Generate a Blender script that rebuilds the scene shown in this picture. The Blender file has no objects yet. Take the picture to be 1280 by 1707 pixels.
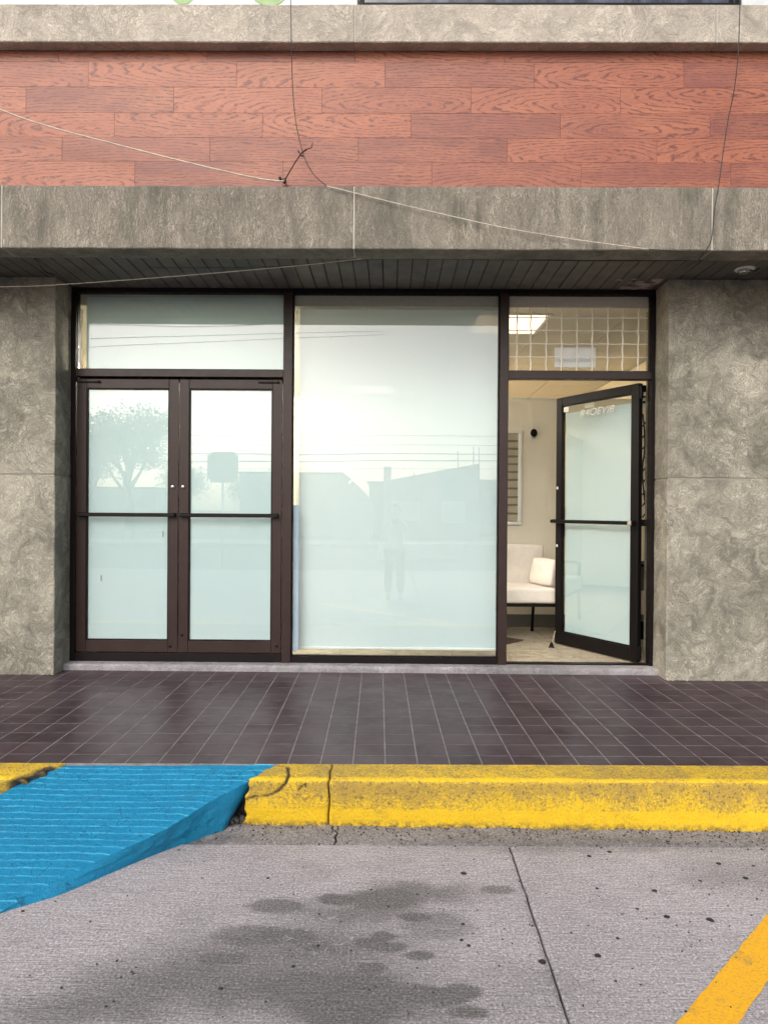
import bpy, bmesh, math, random
from mathutils import Vector, Matrix, noise as mnoise

random.seed(7)
S = bpy.context.scene
COL = S.collection
PI = math.pi

# ------------------------------------------------------------------ camera
F = 1120.0                       # focal length in photograph pixels (1280 x 1707)
YAW, PITCH, ROLL, CH = 0.0082, -0.0031, 0.0070, 1.422
cam = bpy.data.cameras.new("camera")
camo = bpy.data.objects.new("camera", cam)
COL.objects.link(camo)
cam.sensor_fit = 'VERTICAL'
cam.sensor_height = 36.0
cam.lens = 36.0 * F / 1707.0
cam.clip_start = 0.02
cam.clip_end = 900.0
camo.matrix_world = (Matrix.Translation((0, 0, CH)) @ Matrix.Rotation(YAW, 4, 'Z')
                     @ Matrix.Rotation(PI / 2 + PITCH, 4, 'X') @ Matrix.Rotation(ROLL, 4, 'Z'))
S.camera = camo

# ------------------------------------------------------------------ sky, sun, exposure
SUN_EL, SUN_AZ = math.radians(38), math.radians(200)    # azimuth clockwise from +Y: behind the camera, a little left
w = bpy.data.worlds.new("World")
S.world = w
w.use_nodes = True
wt = w.node_tree
wt.nodes.clear()
sky = wt.nodes.new('ShaderNodeTexSky')
sky.sky_type = 'NISHITA'
sky.sun_disc = False
sky.sun_elevation = SUN_EL
sky.sun_rotation = SUN_AZ
sky.air_density = 1.0
sky.dust_density = 4.0
sky.ozone_density = 0.8
hs = wt.nodes.new('ShaderNodeHueSaturation')
hs.inputs['Saturation'].default_value = 0.50
bg = wt.nodes.new('ShaderNodeBackground')
bg.inputs['Strength'].default_value = 0.10
wo = wt.nodes.new('ShaderNodeOutputWorld')
wt.links.new(sky.outputs[0], hs.inputs['Color'])
tc = wt.nodes.new('ShaderNodeTexCoord')
sx = wt.nodes.new('ShaderNodeSeparateXYZ')
mr = wt.nodes.new('ShaderNodeMapRange'); mr.interpolation_type = 'SMOOTHSTEP'
mr.inputs['From Min'].default_value = 0.0; mr.inputs['From Max'].default_value = 0.22
mr.inputs['To Min'].default_value = 1.0; mr.inputs['To Max'].default_value = 0.0
wm = wt.nodes.new('ShaderNodeMix'); wm.data_type = 'RGBA'; wm.blend_type = 'MULTIPLY'
wm.inputs[7].default_value = (1.22, 1.12, 0.96, 1)
wt.links.new(tc.outputs['Generated'], sx.inputs[0])
wt.links.new(sx.outputs['Z'], mr.inputs['Value'])
wt.links.new(mr.outputs[0], wm.inputs[0])
wt.links.new(hs.outputs[0], wm.inputs[6])
wt.links.new(wm.outputs[2], bg.inputs['Color'])
wt.links.new(bg.outputs[0], wo.inputs['Surface'])
sun = bpy.data.lights.new("sun", 'SUN')
sun.energy = 0.5
sun.angle = math.radians(35)
sun.color = (1.0, 0.95, 0.88)
suno = bpy.data.objects.new("sun", sun)
COL.objects.link(suno)
sd = Vector((math.sin(SUN_AZ) * math.cos(SUN_EL), math.cos(SUN_AZ) * math.cos(SUN_EL), math.sin(SUN_EL)))
suno.rotation_euler = sd.to_track_quat('Z', 'Y').to_euler()
suno.location = (0, -20, 30)
S.view_settings.view_transform = 'Standard'
S.view_settings.look = 'None'
S.view_settings.gamma = 1
S.view_settings.use_curve_mapping = False
S.view_settings.exposure = 1.22
S.render.engine = 'CYCLES'
S.cycles.max_bounces = 8
S.cycles.diffuse_bounces = 4
S.cycles.glossy_bounces = 4
S.cycles.transparent_max_bounces = 12
S.cycles.transmission_bounces = 4
S.cycles.caustics_reflective = False
S.cycles.caustics_refractive = False

# ------------------------------------------------------------------ layout helpers: photograph pixel -> place
def _unroll(px, py):
    return px + ROLL * (py - 853.5), py - ROLL * (px - 640)

def _t(pxu):
    u = (pxu - 640) / F
    th = math.tan(YAW)
    return (u - th) / (1 + u * th)

def at(px, py, Y):
    """the point that stands at depth Y from the photographer"""
    pxu, pyu = _unroll(px, py)
    t = _t(pxu)
    d = Y * (math.cos(YAW) - t * math.sin(YAW))
    return Vector((t * Y, Y, CH + (850 - pyu) / F * d))

def ground(px, py, z=0.0):
    pxu, pyu = _unroll(px, py)
    t = _t(pxu)
    d = F * (CH - z) / (pyu - 850)
    Y = d / (math.cos(YAW) - t * math.sin(YAW))
    return Vector((t * Y, Y, z))

def fbm(p, o=3):
    return mnoise.fractal(p, 1.0, 2.0, o)

# ------------------------------------------------------------------ object helpers
def tag(o, label=None, cat=None, group=None, kind=None):
    if label: o['label'] = label
    if cat: o['category'] = cat
    if group: o['group'] = group
    if kind: o['kind'] = kind
    return o

def empty(name, loc, label=None, cat=None, group=None, kind=None, rz=0.0):
    o = bpy.data.objects.new(name, None)
    o.empty_display_size = 0.1
    COL.objects.link(o)
    o.location = loc
    o.rotation_euler = (0, 0, rz)
    return tag(o, label, cat, group, kind)

def link(name, me, parent=None, loc=None, rot=None):
    o = bpy.data.objects.new(name, me)
    COL.objects.link(o)
    if parent: o.parent = parent
    if loc is not None: o.location = loc
    if rot is not None: o.rotation_euler = rot
    return o

class MB:
    def __init__(self):
        self.bm = bmesh.new()
    def box(self, x0, x1, y0, y1, z0, z1, bev=0.0):
        if x1 < x0: x0, x1 = x1, x0
        if y1 < y0: y0, y1 = y1, y0
        if z1 < z0: z0, z1 = z1, z0
        r = bmesh.ops.create_cube(self.bm, size=1.0)
        vs = r['verts']
        for v in vs:
            v.co = Vector((x0 if v.co.x < 0 else x1, y0 if v.co.y < 0 else y1, z0 if v.co.z < 0 else z1))
        if bev > 0:
            es = list({e for v in vs for e in v.link_edges})
            bmesh.ops.bevel(self.bm, geom=es, offset=bev, segments=1, affect='EDGES', profile=0.5)
        return self
    def tube(self, pts, r, n=8, cap=True):
        pts = [Vector(p) for p in pts]
        rings = []
        up = None
        for i, p in enumerate(pts):
            if i == 0: d = pts[1] - p
            elif i == len(pts) - 1: d = p - pts[i - 1]
            else: d = (pts[i + 1] - pts[i - 1])
            d.normalize()
            if up is None:
                up = Vector((0, 0, 1)) if abs(d.z) < 0.9 else Vector((1, 0, 0))
            a = d.cross(up); a.normalize()
            b = a.cross(d); b.normalize()
            up = b
            rr = r[i] if isinstance(r, (list, tuple)) else r
            rings.append([self.bm.verts.new(p + a * rr * math.cos(2 * PI * k / n) + b * rr * math.sin(2 * PI * k / n)) for k in range(n)])
        for i in range(len(rings) - 1):
            for k in range(n):
                f = self.bm.faces.new((rings[i][k], rings[i][(k + 1) % n], rings[i + 1][(k + 1) % n], rings[i + 1][k]))
                f.smooth = True
        if cap:
            self.bm.faces.new(list(reversed(rings[0])))
            self.bm.faces.new(rings[-1])
        return self
    def lathe(self, prof, c, axis='Z', n=24):
        """prof = (radius, height) pairs turned round an axis through c"""
        c = Vector(c)
        rings = []
        for (r, h) in prof:
            ring = []
            for k in range(n):
                a = 2 * PI * k / n
                if axis == 'Z': p = Vector((r * math.cos(a), r * math.sin(a), h))
                elif axis == 'Y': p = Vector((r * math.cos(a), h, r * math.sin(a)))
                else: p = Vector((h, r * math.cos(a), r * math.sin(a)))
                ring.append(self.bm.verts.new(c + p))
            rings.append(ring)
        for i in range(len(rings) - 1):
            for k in range(n):
                f = self.bm.faces.new((rings[i][k], rings[i][(k + 1) % n], rings[i + 1][(k + 1) % n], rings[i + 1][k]))
                f.smooth = True
        self.bm.faces.new(list(reversed(rings[0])))
        self.bm.faces.new(rings[-1])
        return self
    def prism(self, poly, y0, y1):
        """outline in X, Z pushed through from y0 to y1"""
        a = [self.bm.verts.new((x, y0, z)) for x, z in poly]
        b = [self.bm.verts.new((x, y1, z)) for x, z in poly]
        n = len(poly)
        self.bm.faces.new(a)
        self.bm.faces.new(list(reversed(b)))
        for k in range(n):
            self.bm.faces.new((a[k], b[k], b[(k + 1) % n], a[(k + 1) % n]))
        return self
    def grid(self, f, nu, nv, smooth=True, close=False):
        vs = [[self.bm.verts.new(f(i / nu, j / nv)) for j in range(nv + 1)] for i in range(nu + 1)]
        for i in range(nu):
            for j in range(nv):
                fc = self.bm.faces.new((vs[i][j], vs[i + 1][j], vs[i + 1][j + 1], vs[i][j + 1]))
                fc.smooth = smooth
        return vs
    def mesh(self, name, m=None):
        bmesh.ops.recalc_face_normals(self.bm, faces=self.bm.faces[:])
        me = bpy.data.meshes.new(name)
        self.bm.to_mesh(me)
        self.bm.free()
        if m: me.materials.append(m)
        return me
    def build(self, name, m, parent=None, off=None):
        """off: the parent's location, taken away so that world coordinates can be given"""
        if off is not None:
            bmesh.ops.translate(self.bm, verts=self.bm.verts[:], vec=-Vector(off))
        return link(name, self.mesh(name, m), parent)

def spline(pts, k=8):
    pts = [Vector(p) for p in pts]
    out = []
    for i in range(len(pts) - 1):
        p0 = pts[max(i - 1, 0)]; p1 = pts[i]; p2 = pts[i + 1]; p3 = pts[min(i + 2, len(pts) - 1)]
        for j in range(k):
            t = j / k
            out.append(0.5 * ((2 * p1) + (p2 - p0) * t + (2 * p0 - 5 * p1 + 4 * p2 - p3) * t * t + (3 * p1 - p0 - 3 * p2 + p3) * t ** 3))
    out.append(pts[-1])
    return out

# ------------------------------------------------------------------ material helpers
class NT:
    def __init__(self, name):
        self.m = bpy.data.materials.new(name)
        self.m.use_nodes = True
        self.t = self.m.node_tree
        self.t.nodes.clear()
        self.out = self.t.nodes.new('ShaderNodeOutputMaterial')
    def n(self, typ, ins=None, **props):
        nd = self.t.nodes.new('ShaderNode' + typ)
        for k, v in props.items(): setattr(nd, k, v)
        for k, v in (ins or {}).items():
            s = nd.inputs[k]
            if isinstance(v, bpy.types.NodeSocket): self.t.links.new(v, s)
            else: s.default_value = v
        return nd
    def pos(self): return self.n('NewGeometry').outputs['Position']
    def obj(self): return self.n('TexCoord').outputs['Object']
    def rnd(self): return self.n('ObjectInfo').outputs['Random']
    def map(self, v, scale=(1, 1, 1), loc=(0, 0, 0)):
        return self.n('Mapping', {'Vector': v, 'Scale': scale, 'Location': loc}).outputs[0]
    def noise(self, v, scale, detail=4, rough=0.55, dist=0.0):
        return self.n('TexNoise', {'Vector': v, 'Scale': scale, 'Detail': detail, 'Roughness': rough, 'Distortion': dist}).outputs['Fac']
    def noisec(self, v, scale, detail=2):
        return self.n('TexNoise', {'Vector': v, 'Scale': scale, 'Detail': detail}).outputs['Color']
    def voro(self, v, scale, feature='F1', out='Distance', rand=1.0):
        return self.n('TexVoronoi', {'Vector': v, 'Scale': scale, 'Randomness': rand}, feature=feature).outputs[out]
    def math(self, op, a, b=0.0, c=None, clamp=False):
        nd = self.n('Math', operation=op, use_clamp=clamp)
        for i, v in enumerate((a, b) if c is None else (a, b, c)):
            if isinstance(v, bpy.types.NodeSocket): self.t.links.new(v, nd.inputs[i])
            else: nd.inputs[i].default_value = v
        return nd.outputs[0]
    def vmath(self, op, a, b=None, scale=None):
        nd = self.n('VectorMath', operation=op)
        for i, v in enumerate((a, b)):
            if v is None: continue
            if isinstance(v, bpy.types.NodeSocket): self.t.links.new(v, nd.inputs[i])
            else: nd.inputs[i].default_value = v
        if scale is not None: nd.inputs['Scale'].default_value = scale
        return nd.outputs['Value'] if op in ('LENGTH', 'DISTANCE', 'DOT_PRODUCT') else nd.outputs[0]
    def mr(self, v, a, b, c=0.0, d=1.0, smooth=False):
        return self.n('MapRange', {'Value': v, 'From Min': a, 'From Max': b, 'To Min': c, 'To Max': d},
                      interpolation_type='SMOOTHSTEP' if smooth else 'LINEAR').outputs[0]
    def mix(self, f, a, b, mode='MIX'):
        nd = self.n('Mix', data_type='RGBA', blend_type=mode)
        for k, v in ((0, f), (6, a), (7, b)):
            if isinstance(v, bpy.types.NodeSocket): self.t.links.new(v, nd.inputs[k])
            elif k == 0: nd.inputs[0].default_value = v
            else: nd.inputs[k].default_value = (*v, 1) if len(v) == 3 else v
        return nd.outputs[2]
    def bump(self, h, strength=0.5, dist=0.01, normal=None):
        ins = {'Height': h, 'Strength': strength, 'Distance': dist}
        if normal is not None: ins['Normal'] = normal
        return self.n('Bump', ins).outputs[0]
    def pbr(self, color, rough=0.7, normal=None, **kw):
        nd = self.n('BsdfPrincipled')
        d = {'Base Color': color, 'Roughness': rough}
        if normal is not None: d['Normal'] = normal
        d.update(kw)
        for k, v in d.items():
            s = nd.inputs[k.replace('_', ' ')]
            if isinstance(v, bpy.types.NodeSocket): self.t.links.new(v, s)
            elif k == 'Base Color': s.default_value = (*v, 1)
            else: s.default_value = v
        self.t.links.new(nd.outputs[0], self.out.inputs['Surface'])
        return self.m

def plain(name, c, rough=0.5, var=0.12, scale=12.0, bump=0.0, **kw):
    """a painted or moulded surface with faint unevenness and grime"""
    a = NT(name)
    p = a.pos()
    n1 = a.noise(p, scale, 5, 0.6)
    col = a.mix(a.mr(n1, 0.3, 0.7), tuple(x * (1 - var) for x in c), tuple(min(1, x * (1 + var)) for x in c))
    r = a.mr(a.noise(p, scale * 2.3, 3), 0.3, 0.7, max(0.02, rough - 0.07), min(1, rough + 0.09))
    nm = a.bump(a.noise(p, scale * 9, 3), bump, 0.002) if bump > 0 else None
    return a.pbr(col, r, nm, **kw)

def concrete(name, c, streak=False, swirl=1.0, dark=0.6, light=1.45, rough=0.85, stain=0.4, tint=(0.9, 0.95, 0.85)):
    a = NT(name)
    p = a.pos()
    ctr = (0.5, 0.5, 0.5)
    warp = a.vmath('ADD', p, a.vmath('SCALE', a.vmath('SUBTRACT', a.noisec(p, 2.6, 3), ctr), scale=0.55))
    warp = a.vmath('ADD', warp, a.vmath('SCALE', a.vmath('SUBTRACT', a.noisec(p, 11.0, 2), ctr), scale=0.10))
    if streak:
        ps = a.map(p, (1, 1, 0.30))
        warp = a.vmath('ADD', ps, a.vmath('SCALE', a.vmath('SUBTRACT', a.noisec(p, 5.0, 3), ctr), scale=0.05))
    big = a.noise(warp, 1.5 if not streak else 2.4, 6, 0.6, 0.4)
    med = a.noise(warp, 6.0 if not streak else 13.0, 7, 0.68, 1.0)
    patchy = a.mr(a.noise(warp, 1.9, 4, 0.6, 0.8), 0.40, 0.60, 0.25, 1.0)
    # strokes of the trowel: thin curling ridges
    fine = a.noise(warp, 23.0 if not streak else 60.0, 4, 0.62, 1.6)
    ridge = a.mr(a.math('ABSOLUTE', a.math('SUBTRACT', fine, 0.5)), 0.0, 0.10, 0.0, 1.0)
    fine2 = a.noise(warp, 70.0 if not streak else 120.0, 3, 0.6, 1.0)
    ridge2 = a.mr(a.math('ABSOLUTE', a.math('SUBTRACT', fine2, 0.5)), 0.0, 0.12, 0.0, 1.0)
    grain = a.mr(a.noise(p, 210.0, 3, 0.7), 0.32, 0.68)
    tone = a.math('ADD', a.math('MULTIPLY', big, 0.5), a.math('MULTIPLY', med, 0.5))
    col = a.mix(a.mr(tone, 0.41, 0.59), tuple(x * dark for x in c), tuple(min(1, x * light) for x in c))
    col = a.mix(a.math('MULTIPLY', a.math('MULTIPLY', a.mr(ridge, 0.5, 0.0), patchy), 0.78 * swirl), col, tuple(x * 0.40 for x in c))
    col = a.mix(a.math('MULTIPLY', a.mr(ridge2, 0.5, 0.0), 0.50 * swirl), col, tuple(x * 0.45 for x in c))
    pale = a.math('MULTIPLY', a.mr(a.noise(warp, 2.2 if not streak else 5.0, 6, 0.66, 1.2), 0.47, 0.62), a.mr(ridge, 0.3, 0.9))
    col = a.mix(a.math('MULTIPLY', pale, 0.55 * swirl), col, tuple(min(1, x * 1.75) for x in c))
    st = a.mr(a.noise(a.map(p, (1, 1, 0.35), (3, 1, 7)), 3.0, 7, 0.72, 0.5), 0.50, 0.66)
    col = a.mix(a.math('MULTIPLY', st, stain), col, tuple(c[i] * 0.36 * tint[i] for i in range(3)))
    if streak:
        dr = a.noise(a.map(p, (11.0, 11.0, 0.7)), 1.0, 5, 0.65)
        dr = a.math('MULTIPLY', a.mr(dr, 0.52, 0.68), a.mr(a.noise(a.map(p, (1, 1, 2)), 1.6, 4), 0.42, 0.6))
        col = a.mix(a.math('MULTIPLY', dr, 0.6), col, tuple(c[i] * 0.30 * tint[i] for i in range(3)))
    pit = a.mr(a.voro(warp, 26.0), 0.0, 0.10, 1.0, 0.0)
    pit = a.math('MULTIPLY', pit, a.mr(a.noise(p, 3.0, 2), 0.5, 0.6))
    col = a.mix(a.math('MULTIPLY', pit, 0.7), col, tuple(x * 0.22 for x in c))
    col = a.mix(0.38, col, a.mix(grain, (0.15, 0.15, 0.15), (0.85, 0.85, 0.85)), 'OVERLAY')
    nm = a.bump(med, 0.5, 0.02)
    nm = a.bump(ridge, 0.8 * swirl, 0.008, nm)
    nm = a.bump(ridge2, 0.7 * swirl, 0.005, nm)
    nm = a.bump(grain, 0.35, 0.002, nm)
    return a.pbr(col, rough, nm)

def emit(name, c, s):
    a = NT(name)
    e = a.n('Emission', {'Color': (*c, 1), 'Strength': s})
    a.t.links.new(e.outputs[0], a.out.inputs['Surface'])
    return a.m

def glass_mat(name, refl=0.045):
    a = NT(name)
    f = a.n('LayerWeight', {'Blend': 0.5}).outputs['Facing']
    k = a.math('ADD', a.math('MULTIPLY', a.math('POWER', f, 5.0), 0.9), refl)
    wob = a.bump(a.noise(a.pos(), 1.3, 1), 0.02, 0.02)
    g = a.n('BsdfGlossy', {'Color': (1, 1, 1, 1), 'Roughness': 0.0, 'Normal': wob})
    t = a.n('BsdfTransparent', {'Color': (0.965, 0.985, 0.975, 1)})
    mx = a.n('MixShader', {0: k, 1: t.outputs[0], 2: g.outputs[0]})
    a.t.links.new(mx.outputs[0], a.out.inputs['Surface'])
    return a.m

def shade_fabric():
    a = NT('roller_blind_fabric')
    p = a.pos()
    wv = a.n('TexWave', {'Vector': p, 'Scale': 180.0, 'Distortion': 1.0}, bands_direction='X').outputs['Fac']
    col = a.mix(a.noise(p, 3, 4), (0.60, 0.725, 0.775), (0.64, 0.755, 0.795))
    b = a.n('BsdfDiffuse', {'Color': col, 'Normal': a.bump(a.noise(a.map(p, (1, 1, .35)), 2.2, 2), 0.25, 0.02)})
    tl = a.n('BsdfTranslucent', {'Color': (0.7, 0.72, 0.68, 1)})
    m1 = a.n('MixShader', {0: 0.10, 1: b.outputs[0], 2: tl.outputs[0]})
    tr = a.n('BsdfTransparent', {'Color': (1, 1, 1, 1)})
    m2 = a.n('MixShader', {0: 0.055, 1: m1.outputs[0], 2: tr.outputs[0]})
    a.t.links.new(m2.outputs[0], a.out.inputs['Surface'])
    return a.m

def film_mat(name, c0, c1):
    a = NT(name)
    p = a.pos()
    col = a.mix(a.noise(p, 2.5, 5), c0, c1)
    sp = a.mr(a.voro(p, 9.0), 0.0, 0.035, 1.0, 0.0)
    col = a.mix(a.math('MULTIPLY', sp, 0.2), col, (0.3, 0.33, 0.33))
    b = a.n('BsdfDiffuse', {'Color': col})
    tl = a.n('BsdfTranslucent', {'Color': (0.7, 0.74, 0.7, 1)})
    m1 = a.n('MixShader', {0: 0.3, 1: b.outputs[0], 2: tl.outputs[0]})
    a.t.links.new(m1.outputs[0], a.out.inputs['Surface'])
    return a.m

def wood_mat():
    a = NT('printed_wood_plank')
    o = a.obj(); r = a.rnd()
    sh = a.n('CombineXYZ', {'X': a.math('MULTIPLY', r, 37.0), 'Y': a.math('MULTIPLY', r, 91.0), 'Z': a.math('MULTIPLY', r, 53.0)}).outputs[0]
    q = a.vmath('ADD', o, sh)
    sep = a.n('SeparateXYZ', {'Vector': o})
    r2 = a.math('FRACT', a.math('MULTIPLY', r, 7.31))
    r3 = a.math('FRACT', a.math('MULTIPLY', r, 23.7))
    x = a.math('MULTIPLY', a.math('ADD', sep.outputs['X'], a.math('MULTIPLY', a.math('SUBTRACT', r2, 0.5), 0.8)), 0.16)
    z = a.math('ADD', sep.outputs['Z'], a.math('ADD', a.math('MULTIPLY', a.math('SUBTRACT', r3, 0.5), 0.16), a.math('MULTIPLY', a.math('GREATER_THAN', r2, 0.62), 0.24)))
    nz = a.math('SUBTRACT', a.noise(a.map(q, (2.6, 1, 9.0)), 1.0, 4, 0.55), 0.5)
    nz2 = a.math('SUBTRACT', a.noise(a.map(q, (10, 1, 26.0)), 1.0, 3, 0.6), 0.5)
    rad = a.math('SQRT', a.math('ADD', a.math('MULTIPLY', x, x), a.math('MULTIPLY', z, z)))
    rad = a.math('ADD', a.math('ADD', rad, a.math('MULTIPLY', nz, 0.07)), a.math('MULTIPLY', nz2, 0.016))
    s = a.math('SINE', a.math('MULTIPLY', rad, 350.0))
    line = a.mr(s, 0.3, 0.97)
    cut = a.mr(a.noise(a.map(q, (30, 1, 60.0)), 1.0, 2), 0.36, 0.55)
    line = a.math('MULTIPLY', line, cut)
    s2 = a.mr(a.math('SINE', a.math('MULTIPLY', rad, 1050.0)), 0.35, 0.95)
    line = a.math('MAXIMUM', line, a.math('MULTIPLY', s2, a.math('MULTIPLY', a.mr(a.noise(a.map(q, (5, 1, 16)), 1.0, 3), 0.45, 0.6), 0.55)))
    pore = a.mr(a.noise(a.map(q, (14, 1, 420.0)), 1.0, 3, 0.7), 0.46, 0.66)
    cloud = a.noise(a.map(q, (2.2, 1, 7.0)), 1.0, 4)
    base = a.mix(a.mr(r2, 0.1, 0.9), (0.345, 0.110, 0.055), (0.205, 0.062, 0.042))
    base = a.mix(a.mr(cloud, 0.42, 0.8), base, (0.39, 0.138, 0.068))
    dark = a.mix(r3, (0.095, 0.022, 0.015), (0.13, 0.034, 0.024))
    col = a.mix(a.math('MULTIPLY', line, 0.97), base, dark)
    col = a.mix(a.math('MULTIPLY', pore, 0.5), col, dark)
    nm = a.bump(a.math('ADD', line, pore), 0.12, 0.001)
    return a.pbr(col, 0.5, nm)

def tile_mat():
    a = NT('glazed_brown_tile')
    p = a.pos(); r = a.rnd()
    base = a.mix(r, (0.030, 0.018, 0.020), (0.048, 0.029, 0.033))
    base = a.mix(a.mr(a.noise(p, 9, 6, 0.65), 0.4, 0.75), base, (0.062, 0.046, 0.058))
    dust = a.math('MULTIPLY', a.mr(a.noise(p, 2.0, 5), 0.42, 0.7), a.noise(p, 160, 3))
    base = a.mix(a.math('MULTIPLY', dust, 0.35), base, (0.17, 0.145, 0.145))
    sc = a.mr(a.voro(p, 13.0), 0.0, 0.05, 1.0, 0.0)
    base = a.mix(a.math('MULTIPLY', sc, 0.35), base, (0.3, 0.27, 0.26))
    nm = a.bump(a.noise(p, 60, 3), 0.05, 0.001)
    rough = a.mr(a.noise(p, 5, 5), 0.3, 0.7, 0.32, 0.42)
    return a.pbr(base, rough, nm, **{'Specular IOR Level': 0.09, 'Specular Tint': (1.0, 0.88, 1.0, 1)})

def yellow_mat():
    a = NT('worn_yellow_kerb_paint')
    p = a.pos()
    wear = a.n('Attribute', attribute_name='wear').outputs['Fac']
    big = a.noise(p, 7.0, 6, 0.65, 0.4)
    fine = a.noise(p, 95.0, 4, 0.75)
    k = a.math('ADD', a.math('MULTIPLY', big, 0.9), a.math('ADD', a.math('MULTIPLY', fine, 1.5), wear))
    worn = a.mr(k, 1.17, 1.42)
    yel = a.mix(a.noise(p, 22, 4), (0.74, 0.46, 0.006), (0.85, 0.56, 0.012))
    dim = a.mr(a.voro(p, 115.0), 0.10, 0.42, 1.0, 0.0)
    yel = a.mix(a.math('MULTIPLY', dim, 0.42), yel, (0.42, 0.24, 0.01))  # shade of the small dimples put into the paint colour
    dull = a.mix(fine, (0.24, 0.16, 0.05), (0.52, 0.36, 0.07))
    col = a.mix(a.math('MULTIPLY', worn, 0.85), yel, dull)
    pit = a.mr(a.noise(p, 80.0, 4, 0.75, 0.6), 0.53, 0.62)
    pit2 = a.math('MULTIPLY', pit, a.mr(a.math('ADD', big, wear), 0.22, 0.66))
    foot = a.mr(a.n('SeparateXYZ', {'Vector': p}).outputs['Z'], 0.030, 0.0)
    col = a.mix(a.math('MULTIPLY', pit2, 0.85), col, (0.10, 0.075, 0.05))
    col = a.mix(a.math('MULTIPLY', foot, a.mr(a.noise(p, 40, 4, .7), .38, .62)), col, (0.07, 0.06, 0.05))
    crack = a.n('Attribute', attribute_name='crack').outputs['Fac']
    col = a.mix(crack, col, (0.04, 0.032, 0.025))
    h = a.math('ADD', a.math('MULTIPLY', fine, 0.7), a.math('MULTIPLY', a.noise(p, 330, 2), 0.4))
    nm = a.bump(h, 1.0, 0.010)
    nm = a.bump(pit, -0.5, 0.003, nm)
    nm = a.bump(dim, -0.6, 0.005, nm)
    return a.pbr(col, 0.6, nm)

def blue_mat():
    a = NT('blue_ramp_paint')
    p = a.pos()
    col = a.mix(a.noise(p, 6, 6, 0.65), (0.003, 0.175, 0.355), (0.007, 0.265, 0.48))
    rib = a.n('Attribute', attribute_name='rib').outputs['Fac']
    col = a.mix(a.math('MULTIPLY', a.math('MULTIPLY', rib, a.mr(a.noise(p, 24, 4, .7), .3, .55)), 0.95), col, (0.12, 0.55, 0.74))
    gr = a.mr(a.noise(p, 45, 7, 0.75, 1.2), 0.55, 0.68)
    col = a.mix(a.math('MULTIPLY', gr, 0.7), col, (0.004, 0.075, 0.17))
    scuff = a.mr(a.noise(a.map(p, (1, 1.6, 1)), 4.0, 7, 0.75, 0.6), 0.54, 0.70)
    col = a.mix(a.math('MULTIPLY', scuff, 0.45), col, (0.02, 0.13, 0.22))
    fd = a.mr(a.noise(p, 130, 4, 0.75), 0.60, 0.70)
    col = a.mix(a.math('MULTIPLY', fd, 0.5), col, (0.18, 0.42, 0.52))
    worn = a.n('Attribute', attribute_name='wear').outputs['Fac']
    wk = a.mr(a.math('ADD', worn, a.math('MULTIPLY', a.noise(p, 30, 5, .7), 0.8)), 0.95, 1.15)
    col = a.mix(wk, col, (0.09, 0.085, 0.08))
    nm = a.bump(a.noise(p, 170, 4, 0.75), 0.9, 0.007)
    wpp = a.vmath('ADD', p, a.vmath('SCALE', a.noisec(p, 30.0, 3), scale=0.02))
    ed = a.n('TexVoronoi', {'Vector': wpp, 'Scale': 17.0}, feature='DISTANCE_TO_EDGE').outputs['Distance']
    ck = a.math('MULTIPLY', a.mr(ed, 0.035, 0.0), a.mr(a.noise(p, 6.0, 3), 0.54, 0.60))
    col = a.mix(a.math('MULTIPLY', ck, 0.75), col, (0.003, 0.05, 0.11))
    nm = a.bump(a.noise(p, 40, 5, 0.7, 0.6), 0.6, 0.012, nm)
    nm = a.bump(ck, -0.5, 0.004, nm)
    return a.pbr(col, 0.55, nm, **{'Specular IOR Level': 0.3})

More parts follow.
